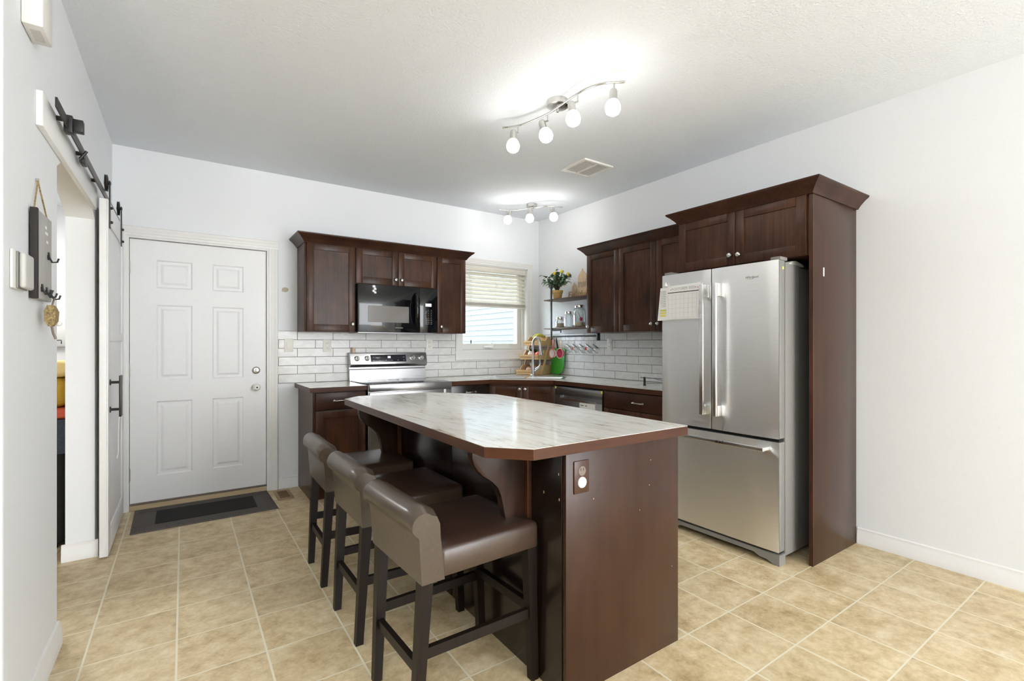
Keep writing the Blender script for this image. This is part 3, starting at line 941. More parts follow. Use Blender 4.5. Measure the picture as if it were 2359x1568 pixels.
# --- base cabinets
ZT = 0.882
def base_end_profile(y0):
    return [(y0 + 0.075, 0.0), (YB - 0.001, 0.0), (YB - 0.001, ZT), (y0, ZT), (y0, 0.105), (y0 + 0.075, 0.105)]
YBF = 4.075
bc = thing('base_cabinet', 'dark base cabinet with one drawer left of the stove', 'cabinet', (1.05, 4.36, 0))
b = MB().prism(base_end_profile(YBF), 0.842, 1.2605, 'x')
b.build('cabinet_body', M['wood'], bc)
d = slabfront('drawer_front', (0.862, YBF, 0.735), (1, 0, 0), NB, 0.392, 0.138, bc)
pull((1.05, YBF - 0.020, 0.806), (1, 0, 0), NB, d)
d = shaker('cabinet_door', (0.862, YBF, 0.118), (1, 0, 0), NB, 0.392, 0.612, bc)
knob((1.222, YBF - 0.020, 0.668), NB, d)

bc = thing('base_cabinet', 'dark drawer cabinet between the stove and the corner sink', 'cabinet', (2.26, 4.36, 0))
MB().prism(base_end_profile(YBF), 2.0405, 2.474, 'x').build('cabinet_body', M['wood'], bc)
d = slabfront('drawer_front', (2.048, YBF, 0.735), (1, 0, 0), NB, 0.420, 0.138, bc, M['wood_dark'])
pull((2.262, YBF - 0.020, 0.806), (1, 0, 0), NB, d)
shaker('cabinet_door', (2.048, YBF, 0.118), (1, 0, 0), NB, 0.420, 0.612, bc)

S2 = 1 / math.sqrt(2)
UX, NX_ = Vector((S2, -S2, 0)), Vector((S2, S2, 0))
bc = thing('corner_sink_cabinet', 'two-door dark cabinet set diagonally under the corner sink', 'cabinet', (3.0, 4.15, 0))
b = MB().prism([(2.4745, 4.075), (2.4745, YB - 0.001), (XR - 0.001, YB - 0.001), (XR - 0.001, 3.5955), (2.954, 3.5955)], 0.105, 0.70, 'z')
for (x0, y0, x1, y1) in ((2.4745, 4.075, 2.954, 3.5955),):
    pass
b.prism([(2.4745, 4.075), (2.4745, 4.105), (2.984, 3.5955), (2.954, 3.5955)], 0.70, ZT, 'z')
b.prism([(2.55, 4.105), (2.55, YB - 0.05), (3.45, YB - 0.05), (3.45, 3.65), (3.02, 3.65)], 0.0, 0.105, 'z')
b.build('cabinet_body', M['wood'], bc)
o2 = -NX_
p = Vector((2.4745, 4.075, 0.118)) + UX * 0.010
d = shaker('cabinet_door', p, UX, o2, 0.325, 0.735, bc)
knob(Vector((2.4745, 4.075, 0.83)) + UX * 0.310 + o2 * 0.020, o2, d)
p = Vector((2.4745, 4.075, 0.118)) + UX * 0.341
d = shaker('cabinet_door', p, UX, o2, 0.325, 0.735, bc)
knob(Vector((2.4745, 4.075, 0.83)) + UX * 0.366 + o2 * 0.020, o2, d)

bc = thing('base_cabinet', 'dark drawer cabinet between the dishwasher and the fridge', 'cabinet', (3.23, 2.6, 0))
b = MB()
b.prism([(2.935 + 0.075, 0.0), (XR - 0.001, 0.0), (XR - 0.001, ZT), (2.935, ZT), (2.935, 0.105), (3.01, 0.105)], 2.236, 2.948, 'y')
b.build('cabinet_body', M['wood'], bc)
d = slabfront('drawer_front', (2.935, 2.938, 0.735), (0, -1, 0), NR, 0.690, 0.138, bc)
pull((2.915, 2.565, 0.800), (0, -1, 0), NR, d)
shaker('cabinet_door', (2.935, 2.938, 0.118), (0, -1, 0), NR, 0.343, 0.612, bc)
shaker('cabinet_door', (2.935, 2.591, 0.118), (0, -1, 0), NR, 0.343, 0.612, bc)

# --- worktops
def worktop(name, label, outer, holes, z1, loc, mat, thick=0.038):
    t = thing(name, label, 'countertop', loc)
    MB().poly_holes(outer, holes, z1 - thick, z1 - 0.0015).build('edge_band', M['edge'], t)
    cx = sum(p[0] for p in outer) / len(outer); cy = sum(p[1] for p in outer) / len(outer)
    MB().poly_holes([(p[0] + 0.0012 * (1 if p[0] < cx else -1), p[1] + 0.0012 * (1 if p[1] < cy else -1)) for p in outer], holes, z1 - 0.0015, z1).build('laminate_top', mat, t)
    return t
worktop('worktop', 'pale marble-look worktop piece left of the stove', [(0.812, 4.032), (1.2615, 4.032), (1.2615, YB - 0.01), (0.812, YB - 0.01)], [], 0.920, (1.04, 4.35, 0.882), M['marble2'])
SKC = Vector((2.690, 3.815, 0))
def sk(u, n):
    p = SKC + UX * u + NX_ * n
    return (p.x, p.y)
worktop('worktop', 'pale marble-look worktop running round the corner sink to the fridge',
        [(2.0395, 4.032), (2.475, 4.032), (2.905, 3.602), (2.905, 2.226), (XR - 0.010, 2.226), (XR - 0.010, YB - 0.010), (2.0395, YB - 0.010)],
        [[sk(-0.375, 0.085), sk(0.375, 0.085), sk(0.375, 0.485), sk(-0.375, 0.485)]], 0.920, (3.1, 4.0, 0.882), M['marble2'])

# --- sink and faucet
sn = thing('kitchen_sink', 'stainless double-bowl sink set diagonally in the corner worktop', 'sink', (SKC + NX_ * 0.3 + Vector((0, 0, 0.92))))
mS = Matrix.Identity(4)
for i in range(3):
    mS[i][0] = UX[i]; mS[i][1] = NX_[i]; mS[i][2] = (0, 0, 1)[i]; mS[i][3] = SKC[i]
b = MB(mS)
b.poly_holes([(-0.40, 0.055), (0.40, 0.055), (0.40, 0.565), (-0.40, 0.565)],
             [[(-0.365, 0.10), (-0.02, 0.10), (-0.02, 0.46), (-0.365, 0.46)], [(0.02, 0.10), (0.365, 0.10), (0.365, 0.46), (0.02, 0.46)]], 0.9202, 0.927)
b.build('rim', M['chrome'], sn)
for x0, x1 in ((-0.365, -0.02), (0.02, 0.365)):
    b = MB(mS)
    rings = []
    for ins, z in ((0.0, 0.922), (0.004, 0.90), (0.016, 0.76), (0.03, 0.745)):
        rings.append([(x0 + ins, 0.10 + ins, z), (x1 - ins, 0.10 + ins, z), (x1 - ins, 0.46 - ins, z), (x0 + ins, 0.46 - ins, z)])
    b.loft(rings, True, False)
    b.face([b.v(p_) for p_ in rings[-1]])
    bw = b.build('bowl', M['steel'], sn)
    MB(mS).lathe([(0.04, 0.7455), (0.03, 0.748)], ((x0 + x1) / 2, 0.28, 0), 18).build('drain', M['chrome'], bw)

FB = SKC + UX * 0.028 + NX_ * 0.515
fa = thing('kitchen_faucet', 'tall brushed gooseneck pull-down faucet behind the corner sink', 'faucet', (FB.x, FB.y, 0.927))
b = MB()
b.lathe([(0.028, 0), (0.028, 0.008), (0.021, 0.016), (0.020, 0.06), (0.019, 0.10), (0.0125, 0.16), (0.0122, 0.20)], (FB.x, FB.y, 0.927), 22)
b.build('body', M['steel'], fa)
fd = Vector((0.142, -0.987, 0)).normalized()       # direction the spout reaches
b = MB()
path = [Vector((FB.x, FB.y, 0.927 + 0.19))]
path.append(Vector((FB.x, FB.y, 0.927 + 0.305)))
for i in range(1, 13):
    a = PI - PI * i / 12 * 0.97
    path.append(Vector((FB.x, FB.y, 0.927 + 0.325)) + fd * (0.054 + 0.054 * math.cos(a)) + Vector((0, 0, 0.085 * math.sin(a))))
b.tube(path, 0.0125, 14)
b.build('spout', M['steel'], fa)
b = MB()
tip = path[-1]
b.tube([tip, tip + Vector((0, 0, -0.03)) + fd * 0.004, tip + Vector((0, 0, -0.075)) + fd * 0.012, tip + Vector((0, 0, -0.11)) + fd * 0.018], 0.013, 14, [0.0128, 0.0135, 0.018, 0.021])
b.build('spray_head', M['steel'], fa)
fd = Vector((0.94, -0.34, 0)).normalized()        # side the lever points to
b = MB()
b.tube([Vector((FB.x, FB.y, 0.975)) + fd * 0.012, Vector((FB.x, FB.y, 0.997)) + fd * 0.045, Vector((FB.x, FB.y, 1.018)) + fd * 0.070], 0.017, 12, [0.016, 0.017, 0.015])
b.tube([Vector((FB.x, FB.y, 1.018)) + fd * 0.068, Vector((FB.x, FB.y, 1.045)) + fd * 0.080, Vector((FB.x, FB.y, 1.085)) + fd * 0.078, Vector((FB.x, FB.y, 1.115)) + fd * 0.076], 0.006, 10, [0.011, 0.008, 0.006, 0.006])
b.build('lever', M['steel'], fa)

# ------------------------------------------------------------------ range
rg = thing('electric_range', 'stainless electric range with glass cooktop and rear control panel', 'stove', (1.65, 4.33, 0))
RX0, RX1 = 1.270, 2.032
MB().box(RX0, RX1, 4.035, YB - 0.015, 0.02, 0.918, 0.002).build('range_body', M['steel'], rg)
b = MB()
b.box(RX0 + 0.010, RX1 - 0.010, 4.028, 4.585, 0.9185, 0.9255, 0.002)
ck = b.build('glass_cooktop', M['black_gloss'], rg)
for x, y, r in ((1.46, 4.16, 0.115), (1.84, 4.16, 0.09), (1.47, 4.42, 0.08), (1.84, 4.42, 0.115), (1.65, 4.47, 0.05)):
    rings = []
    for i in range(33):
        a = 2 * PI * i / 32
        rings.append([(x + rr * math.cos(a), y + rr * math.sin(a), z) for rr, z in ((r, 0.9255), (r, 0.9258), (r - 0.003, 0.9258), (r - 0.003, 0.9255))])
    MB().loft(rings, True, False).build('burner_ring', M['grille'], ck)
b = MB()
b.box(RX0, RX1, 4.000, 4.034, 0.866, 0.926, 0.006)
b.build('front_trim', M['steel'], rg)
b = MB()
b.box(RX0 + 0.003, RX1 - 0.003, 4.004, 4.034, 0.235, 0.858, 0.004)
od_ = b.build('oven_door', M['steel'], rg)
MB().box(RX0 + 0.09, RX1 - 0.09, 4.001, 4.005, 0.36, 0.70, 0.001).build('oven_window', M['black_gloss'], od_)
b = MB()
b.cyl((RX0 + 0.05, 3.955, 0.815), (RX1 - 0.05, 3.955, 0.815), 0.012, 14)
for x in (RX0 + 0.075, RX1 - 0.075):
    b.cyl((x, 4.005, 0.815), (x, 3.955, 0.815), 0.009, 10)
b.build('oven_handle', M['steel'], od_)
MB().box(RX0 + 0.68, RX0 + 0.70, 4.001, 4.0042, 0.80, 0.855).build('energy_sticker', M['paper'], od_)
MB().box(RX0 + 0.003, RX1 - 0.003, 4.006, 4.034, 0.06, 0.228, 0.004).build('storage_drawer', M['steel_v'], rg)
b = MB()
b.prism([(4.585, 0.9185), (4.592, 1.022), (4.612, 1.030), (4.612, 1.046), (YB - 0.012, 1.046), (YB - 0.012, 0.9185)], RX0 + 0.002, RX1 - 0.002, 'x')
b.build('lower_backguard', M['steel'], rg)
b = MB()
b.prism([(4.602, 1.045), (4.572, 1.052), (4.556, 1.064), (4.552, 1.078), (4.578, 1.176), (4.590, 1.184), (YB - 0.012, 1.184), (YB - 0.012, 1.045)], RX0, RX1, 'x', 0.003)
cp = b.build('control_panel', M['steel'], rg)
slope = Vector((0, 4.578 - 4.552, 1.176 - 1.078)).normalized()
nrm = Vector((0, -slope.z, slope.y))
def onpanel(x, k, out=0.0):
    q = Vector((x, 4.552, 1.078)) + slope * k + nrm * out
    return q
m = wall_text_matrix(onpanel(1.635, 0.050, 0.0), (1, 0, 0), slope)
MB(m).box(-0.175, 0.175, -0.034, 0.036, 0.0005, 0.003, 0.001).build('display_panel', M['screen'], cp)
text_mesh('clock_digits', '88', 0.030, M['display'], cp, wall_text_matrix(onpanel(1.640, 0.062, 0.0035), (1, 0, 0), slope))
for i in range(6):
    for j in (0.010, -0.020):
        if j < 0 or i in (0, 1, 5):
            MB(m).box(-0.155 + i * 0.06, -0.140 + i * 0.06, j, j + 0.003, 0.003, 0.0034).build('touch_mark', M['ink'], cp)
for x in (1.330, 1.425, 1.880, 1.972):
    c = onpanel(x, 0.052, 0.0)
    b = MB()
    b.lathe([(0.025, 0), (0.025, 0.004), (0.021, 0.006), (0.020, 0.022), (0.017, 0.025)], c, 22, nrm)
    k = b.build('control_knob', M['chrome'], cp)
    mk = wall_text_matrix(c, (1, 0, 0), slope)
    MB(mk).box(-0.004, 0.004, -0.019, 0.019, 0.022, 0.034, 0.002).build('knob_grip', M['steel_dk'], k)
sm = thing('candle_jar', 'tiny jar with a pale wooden lid on top of the range', 'jar', (1.317, 4.625, 1.184))
MB().lathe([(0.017, 0), (0.018, 0.003), (0.018, 0.038), (0.016, 0.040)], (1.317, 4.625, 1.184), 20).build('cup', M['cream'], sm)
MB().lathe([(0.020, 0), (0.020, 0.008)], (1.317, 4.625, 1.2242), 20).build('lid', M['ply'], sm)

# ------------------------------------------------------------------ microwave
mw = thing('microwave_oven', 'black over-the-range microwave under the short wall cabinet', 'microwave', (1.64, 4.47, 1.366))
MX0, MX1, MY = 1.262, 2.030, 4.300
MB().box(MX0, MX1, MY + 0.02, YB - 0.02, 1.372, 1.801, 0.002).build('case', M['black'], mw)
MB().box(MX0 + 0.01, MX1 - 0.01, MY + 0.03, YB - 0.03, 1.366, 1.3718).build('underside_vent', M['steel_dk'], mw)
b = MB()
b.prism([(MX0, 1.374), (MX1 - 0.187, 1.374), (MX1 - 0.187, 1.797), (MX0, 1.797)], MY, MY + 0.0195, 'y', 0.004)
md = b.build('microwave_door', M['black_gloss'], mw)
MB().box(1.350, 1.735, MY - 0.0012, MY, 1.462, 1.612).build('door_window', M['mw_window'], md)
MB().box(1.60, 1.675, MY - 0.001, MY, 1.410, 1.420).build('badge', M['btn'], md)
b = MB()
hx = 1.800
b.tube([(hx, MY, 1.440), (hx, MY - 0.028, 1.47), (hx, MY - 0.043, 1.54), (hx, MY - 0.047, 1.59), (hx, MY - 0.043, 1.64), (hx, MY - 0.028, 1.71), (hx, MY, 1.740)], 0.014, 12, [0.013, 0.015, 0.018, 0.019, 0.018, 0.015, 0.013])
b.build('door_handle', M['black_gloss'], md)
b = MB()
b.prism([(MX1 - 0.185, 1.374), (MX1, 1.374), (MX1, 1.797), (MX1 - 0.185, 1.797)], MY, MY + 0.0195, 'y', 0.004)
mp_ = b.build('keypad_panel', M['black_gloss'], mw)
MB().box(1.902, 1.962, MY - 0.0012, MY, 1.625, 1.652).build('display', M['display'], mp_)
for i in range(3):
    for j in range(9):
        wv = 0.010 if j < 5 else 0.016
        x = 1.905 + i * 0.028
        MB().box(x - wv / 2, x + wv / 2, MY - 0.0008, MY, 1.588 - j * 0.0165, 1.593 - j * 0.0165).build('key', M['btn'], mp_)

# ------------------------------------------------------------------ dishwasher
dw = thing('dishwasher', 'stainless dishwasher with pocket handle right of the sink cabinet', 'dishwasher', (3.2, 3.27, 0))
MB().box(2.945, XR - 0.02, 2.956, 3.588, 0.02, 0.874, 0.002).build('tub', M['black'], dw)
b = MB(frame((2.944, 3.586, 0.10), (0, -1, 0), NR))
W_ = 0.628
b.box(0, W_, 0, 0.030, 0.0, 0.652, 0.003)
b.box(0, W_, 0, 0.030, 0.715, 0.765, 0.003)
b.box(0, 0.075, 0, 0.030, 0.650, 0.717).box(W_ - 0.075, W_, 0, 0.030, 0.650, 0.717)
b.box(0.07, W_ - 0.07, 0, 0.006, 0.645, 0.72)
dd = b.build('front_door', M['steel_dw'], dw)
b = MB(frame((2.944, 3.586, 0.10), (0, -1, 0), NR))
b.prism([(0.030, 0.640), (0.036, 0.646), (0.036, 0.664), (0.020, 0.664), (0.010, 0.652), (0.010, 0.640)], 0.070, W_ - 0.070, 'x')
b.build('pocket_handle', M['chrome'], dd)
MB(frame((2.944, 3.586, 0.10), (0, -1, 0), NR)).box(0, W_, 0.030, 0.031, 0.690, 0.7149).build('dark_band', M['steel_dk'], dd)
b = MB(frame((2.944, 3.586, 0.10), (0, -1, 0), NR))
b.box(0.345, 0.545, 0.0302, 0.0312, 0.575, 0.640)
nt_ = b.build('paper_note', M['paper'], dd)
for x0_, x1_ in ((0.36, 0.40), (0.42, 0.445)):
    MB(frame((2.944, 3.586, 0.10), (0, -1, 0), NR)).box(x0_, x1_, 0.0312, 0.0316, 0.617, 0.623).build('printed_word', M['ink_dk'], nt_)
for x_ in (-0.004, W_ - 0.014):
    MB(frame((2.944, 3.586, 0.10), (0, -1, 0), NR)).box(x_, x_ + 0.018, 0.024, 0.034, 0.742, 0.766, 0.003).build('corner_guard', M['yellow'], dd, label='yellow protective corner foam')

# ------------------------------------------------------------------ refrigerator
fr = thing('refrigerator', 'stainless french-door refrigerator with bottom freezer', 'refrigerator', (3.1, 1.81, 0))
FX, FY0, FY1 = 2.765, 1.405, 2.215
b = MB()
b.box(2.842, 3.005, FY0, FY1, 0.045, 1.728, 0.004)
b.box(3.005, 3.46, FY0 + 0.02, FY1 - 0.032, 0.03, 1.72, 0.002)
cs = b.build('cabinet_case', M['fridge_side'], fr)
SP = 1.829
def fdoor(name, y0, y1, z0, z1):
    b = MB()
    # slightly bowed stainless front
    n = 10
    ring0, ring1 = [], []
    prof = []
    for i in range(n + 1):
        y = y0 + (y1 - y0) * i / n
        t_ = (2 * i / n - 1)
        prof.append((FX + 0.004 * t_ ** 4, y))
    b.prism([(FX + 0.0095, y0)] + prof + [(FX + 0.0095, y1)], z0, z1, 'z', 0.002)
    d_ = b.build(name, M['steel_v'], fr)
    MB().box(FX + 0.0096, 2.836, y0 + 0.001, y1 - 0.001, z0 + 0.001, z1 - 0.001, 0.002).build('door_liner', M['fridge_side'], d_)
    return d_
dR = fdoor('right_door', FY0, SP - 0.003, 0.722, 1.742)
dL = fdoor('left_door', SP + 0.003, FY1, 0.722, 1.742)
dF = fdoor('freezer_drawer', FY0, FY1, 0.078, 0.702)
b = MB()
for bx in ((2.79, 2.842, FY0 + 0.01, FY1 - 0.01, 0.702, 0.722), (2.800, 2.842, SP - 0.012, SP + 0.012, 0.722, 1.742), (2.800, 2.842, FY0 + 0.01, FY1 - 0.01, 0.064, 0.078)):
    MB().box(*bx).build('gasket', M['black_rub'], fr)
def vhandle(y, par):
    b = MB()
    b.box(2.694, 2.716, y - 0.014, y + 0.014, 0.815, 1.642, 0.004)
    for z0, z1 in ((0.815, 0.880), (1.560, 1.642)):
        b.box(2.712, FX + 0.002, y - 0.013, y + 0.013, z0, z1, 0.003)
    return b.build('door_handle', M['steel_h'], par)
vhandle(1.857, dL); vhandle(1.765, dR)
b = MB()
b.box(2.690, 2.714, 1.455, 2.165, 0.652, 0.676, 0.004)
for y0, y1 in ((1.455, 1.520), (2.10, 2.165)):
    b.box(2.710, FX + 0.002, y0, y1, 0.654, 0.674, 0.003)
b.build('freezer_handle', M['steel_h'], dF)
text_mesh('brand_lettering', 'Whirlpool', 0.019, M['steel_dk'], dR, wall_text_matrix((FX - 0.0006 + 0.0003, 1.563, 1.659), (0, -1, 0)), 0.0004, 0.35)
b = MB()
sw = [Vector((FX - 0.0008, 1.563 + 0.022 * math.cos(a) + 0.006, 1.6565 + 0.010 * math.sin(a))) for a in [PI * 1.05 + (PI * 0.75) * i / 10 for i in range(11)]]
b.tube(sw, 0.0007, 6)
b.build('logo_swoosh', M['nickel'], dR)
b = MB()
b.prism([(FY0, 0.0), (FY0 + 0.03, 0.0), (FY0 + 0.07, 0.018), (FY0 + 0.12, 0.022), (FY0 + 0.15, 0.036), (FY1 - 0.15, 0.036), (FY1 - 0.12, 0.022), (FY1 - 0.03, 0.0), (FY1, 0.0), (FY1, 0.062), (FY0, 0.062)][::1], 2.775, 2.842, 'x')
b.build('kick_grille', M['fridge_side'], fr)
for y in (FY0 + 0.002, FY1 - 0.060):
    MB().box(2.790, 2.87, y, y + 0.058, 1.7425, 1.764, 0.004).build('hinge_cover', M['fridge_side'], fr)
MB().box(2.806, 2.822, FY0 - 0.0008, FY0, 1.690, 1.706).build('yellow_dot', M['yellow'], dR)
for y in (FY0 + 0.04, FY1 - 0.04):
    MB().lathe([(0.018, 0), (0.018, 0.012), (0.010, 0.012), (0.010, 0.030)], (3.40, y, 0.0), 12).build('foot', M['black'], fr)
b = MB()
b.prism([(2.90, 1.7285), (3.10, 1.7285), (3.08, 1.745), (3.0, 1.758), (2.95, 1.752)], 1.42, 1.60, 'y', 0.003)
tag(root_at(b.build('plastic_bag', M['white_pl']), (3.0, 1.51, 1.7285)), 'crumpled white plastic bag lying on top of the fridge', 'bag')
# papers held on the left door
b = MB()
b.loft([[(2.7585, 2.222, 1.655), (2.7585, 1.884, 1.660), (2.7597, 1.884, 1.660), (2.7597, 2.222, 1.655)], [(2.7545, 2.245, 1.428), (2.7545, 1.884, 1.424), (2.7557, 1.884, 1.424), (2.7557, 2.245, 1.428)]])
ps = thing('paper_schedule', 'white list with yellow highlights behind the calendar on the fridge', 'paper', (2.757, 2.06, 1.43))
b.build('sheet', M['paper'], ps)
for i in range(10):
    MB().box(2.7538, 2.7560, 2.175, 2.222 - random.uniform(0, 0.012), 1.63 - i * 0.012, 1.633 - i * 0.012).build('print_line', M['ink'], ps)
for i in range(3):
    MB().box(2.7530, 2.7550, 2.170, 2.222, 1.492 - i * 0.018, 1.504 - i * 0.018).build('highlight', M['yellow'], ps, label='yellow highlighted row')
ca = thing('wall_calendar', 'white month calendar hanging on the left fridge door by the handle', 'calendar', (2.750, 2.02, 1.43))
b = MB()
b.loft([[(2.7515, 2.150, 1.659), (2.7515, 1.896, 1.665), (2.7525, 1.896, 1.665), (2.7525, 2.150, 1.659)], [(2.7475, 2.170, 1.434), (2.7475, 1.920, 1.431), (2.7485, 1.920, 1.431), (2.7485, 2.170, 1.434)]])
cs_ = b.build('calendar_sheet', M['paper'], ca)
MB().box(2.7498, 2.7506, 1.902, 2.153, 1.6115, 1.6165).build('header_line', M['ink_dk'], cs_)
text_mesh('month_lettering', 'OCTOBER 2025', 0.024, M['ink'], cs_, wall_text_matrix((2.7500, 2.022, 1.637), (0, -1, 0.012)), 0.0003)
b = MB()
for i in range(6):
    z = 1.598 - i * 0.031
    b.box(2.7472, 2.7476, 1.924, 2.148, z, z + 0.0007)
for i in range(8):
    y = 1.924 + i * 0.032
    b.box(2.7470, 2.7474, y, y + 0.0007, 1.443, 1.598)
b.build('grid_lines', M['ink'], cs_)
for y in (2.128, 2.114, 1.934, 1.916):
    MB().ball((2.7500, y, 1.637 + random.uniform(-0.008, 0.01)), 0.0035, 6, (0.15, 1, 1)).build('flower_print', M['pink'], cs_)
b = MB()
b.lathe([(0.010, 0), (0.010, 0.006), (0.0, 0.030)], (2.757, 2.175, 1.664), 12)
tag(root_at(b.build('fridge_magnet', M['paper']), (2.757, 2.175, 1.664)), 'small white drop-shaped magnet hook above the fridge calendar', 'magnet')

# ------------------------------------------------------------------ island
isl = thing('kitchen_island', 'dark brown kitchen island base with corbels and end panel', 'island', (1.42, 2.1, 0))
IX0, IX1, IY0, IY1, IZ = 1.108, 1.715, 1.303, 2.95, 0.880
MB().box(IX0 + 0.002, IX1, IY0 + 0.020, IY1, 0.0, IZ).build('island_body', M['wood'], isl)
MB().box(IX0, IX1 + 0.017, IY0, IY0 + 0.019, 0.0, IZ, 0.001).build('end_panel', M['wood_panel'], isl)
b = MB()
b.box(IX0 - 0.003, IX0 + 0.002, IY0 + 0.020, 2.176, 0.0, IZ, 0.001).box(IX0 - 0.003, IX0 + 0.002, 2.182, IY1, 0.0, IZ, 0.001)
b.build('back_panel', M['wood_dark'], isl)
for y in (1.515, 2.868):
    b = MB()
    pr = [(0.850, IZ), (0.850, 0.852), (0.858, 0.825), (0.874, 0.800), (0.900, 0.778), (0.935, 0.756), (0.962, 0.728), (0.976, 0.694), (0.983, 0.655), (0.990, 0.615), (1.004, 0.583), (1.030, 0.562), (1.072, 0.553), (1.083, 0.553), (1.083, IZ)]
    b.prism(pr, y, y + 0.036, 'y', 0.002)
    cb_ = b.build('corbel', M['wood_shaded'], isl)
    MB().box(1.0835, IX0 - 0.0035, y - 0.014, y + 0.050, 0.50, IZ, 0.002).build('corbel_plate', M['edge'], cb_)
for k in range(2):
    y0_ = IY0 + 0.03 + k * 0.80
    shaker('island_door', (IX1, y0_, 0.12), (0, 1, 0), (1, 0, 0), 0.78, 0.745, isl)
ot = [(0.826, 1.392), (0.938, 1.266), (1.742, 1.262), (1.752, 1.270), (1.772, 2.815), (1.440, 3.215), (0.955, 3.245), (0.836, 3.132)]
worktop('island_countertop', 'large pale marble-look island top with clipped corners', ot, [], 0.918, (1.3, 2.2, 0.88), M['marble'], 0.0375)
for cx_, cz_ in ((1.556, 0.790), (1.548, 0.690), (1.490, 0.600), (1.690, 0.325), (1.240, 0.690)):
    MB().box(cx_, cx_ + 0.002, IY0 - 0.0004, IY0, cz_, cz_ + 0.004).build('paint_chip', M['cream'], isl, label='tiny pale chip in the stain')
for cy_, cz_ in ((1.335, 0.700), (1.425, 0.705), (1.338, 0.790)):
    MB().box(IX0 - 0.0036, IX0 - 0.003, cy_, cy_ + 0.003, cz_, cz_ + 0.009).build('paint_chip', M['cream'], isl, label='tiny pale chip in the stain')
io = thing('outlet', 'brown outlet with a white safety plug on the island end panel', 'outlet', (1.178, IY0, 0.785))
MB().box(1.142, 1.213, IY0 - 0.006, IY0, 0.725, 0.842, 0.002).build('cover_plate', M['brown_pl'], io)
b = MB()
b.lathe([(0.018, 0), (0.017, 0.002)], (1.178, IY0 - 0.006, 0.805), 18, (0, -1, 0))
b.build('socket', M['dull'], io)
b = MB().box(1.170, 1.172, IY0 - 0.0088, IY0 - 0.0078, 0.806, 0.816).box(1.183, 1.185, IY0 - 0.0088, IY0 - 0.0078, 0.806, 0.816)
b.build('socket_slot', M['black'], io)
MB().lathe([(0.020, 0), (0.019, 0.004), (0.012, 0.005)], (1.178, IY0 - 0.006, 0.764), 20, (0, -1, 0)).build('safety_plug', M['white_pl'], io)

# ------------------------------------------------------------------ bar stools
def make_stool():
    t = thing('bar_stool', 'stool', 'stool', (0, 0, 0), 'bar stools along the island')
    # seat with a soft top
    b = MB()
    n = 8
    x0, x1, y0, y1 = -0.170, 0.240, -0.212, 0.212
    def ring(ins, z):
        pts = []
        r = 0.016
        for (cx_, cy_, a0) in ((x1 - r, y1 - r, 0), (x0 + r, y1 - r, PI / 2), (x0 + r, y0 + r, PI), (x1 - r, y0 + r, 3 * PI / 2)):
            for k in range(5):
                a = a0 + PI / 2 * k / 4
                px, py = cx_ + r * math.cos(a), cy_ + r * math.sin(a)
                pts.append((px * (1 - ins) + 0.035 * ins, py * (1 - ins), z))
        return pts
    b.loft([ring(0.01, 0.508), ring(0.0, 0.513), ring(0.0, 0.584), ring(0.008, 0.588)])
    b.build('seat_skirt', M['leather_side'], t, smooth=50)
    b = MB()
    b.loft([ring(0.004, 0.5885), ring(0.016, 0.596), ring(0.05, 0.601), ring(0.25, 0.606), ring(0.7, 0.608)])
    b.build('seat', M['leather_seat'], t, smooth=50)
    # backrest: rolled top
    b = MB()
    prof = [(-0.150, 0.500), (-0.236, 0.500), (-0.241, 0.56), (-0.246, 0.640), (-0.250, 0.664)]
    cxr, czr, rr = -0.234, 0.706, 0.042
    for k in range(12):
        a = math.radians(232 - k * 17)
        prof.append((cxr + rr * math.cos(a), czr + rr * math.sin(a)))
    prof += [(-0.185, 0.728), (-0.172, 0.700), (-0.168, 0.655), (-0.160, 0.600)]
    rings = []
    ny = 15
    for i in range(ny):
        f = -1 + 2 * i / (ny - 1)
        e = 1.0
        wdt = 0.212
        y = wdt * f
        edge = max(0, abs(f) - 0.86) / 0.14
        ring_ = []
        mx = sum(p_[0] for p_ in prof) / len(prof); mz = 0.50
        for (px, pz) in prof:
            s_ = 1 - 0.07 * edge ** 2
            fl = 1 + (0.05 * max(0, (pz - 0.62) / 0.12))
            bow = -0.010 * (f * f) * 0 + 0.010 * (1 - f * f) * max(0, (pz - 0.5) / 0.25)
            ring_.append((mx + (px - mx) * s_ - bow * 0.6, y * fl, mz + (pz - mz) * s_))
        rings.append(ring_)
    b.loft(rings)
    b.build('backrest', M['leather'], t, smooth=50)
    def leg(xt, yt, xb, yb, zt):
        b = MB()
        a, c = 0.0205, 0.0155
        b.loft([[(xb - c, yb - c, 0), (xb + c, yb - c, 0), (xb + c, yb + c, 0), (xb - c, yb + c, 0)], [(xt - a, yt - a, zt), (xt + a, yt - a, zt), (xt + a, yt + a, zt), (xt - a, yt + a, zt)]])
        b.build('leg', M['leg'], t)
    for s_ in (-1, 1):
        leg(-0.212, s_ * 0.182, -0.238, s_ * 0.166, 0.5005)
        leg(0.212, s_ * 0.186, 0.236, s_ * 0.182, 0.510)
    for s_ in (-1, 1):
        MB().loft([[(-0.212, s_ * 0.175 - 0.010, 0.245), (-0.212, s_ * 0.175 + 0.010, 0.245), (-0.212, s_ * 0.175 + 0.010, 0.280), (-0.212, s_ * 0.175 - 0.010, 0.280)],
                   [(0.210, s_ * 0.183 - 0.010, 0.240), (0.210, s_ * 0.183 + 0.010, 0.240), (0.210, s_ * 0.183 + 0.010, 0.275), (0.210, s_ * 0.183 - 0.010, 0.275)]]).build('side_stretcher', M['leg'], t)
    MB().box(-0.236, -0.216, -0.158, 0.158, 0.195, 0.230).build('rear_stretcher', M['leg'], t)
    MB().box(0.214, 0.238, -0.166, 0.166, 0.255, 0.290).build('footrest', M['leg'], t)
    return t
s1 = make_stool()
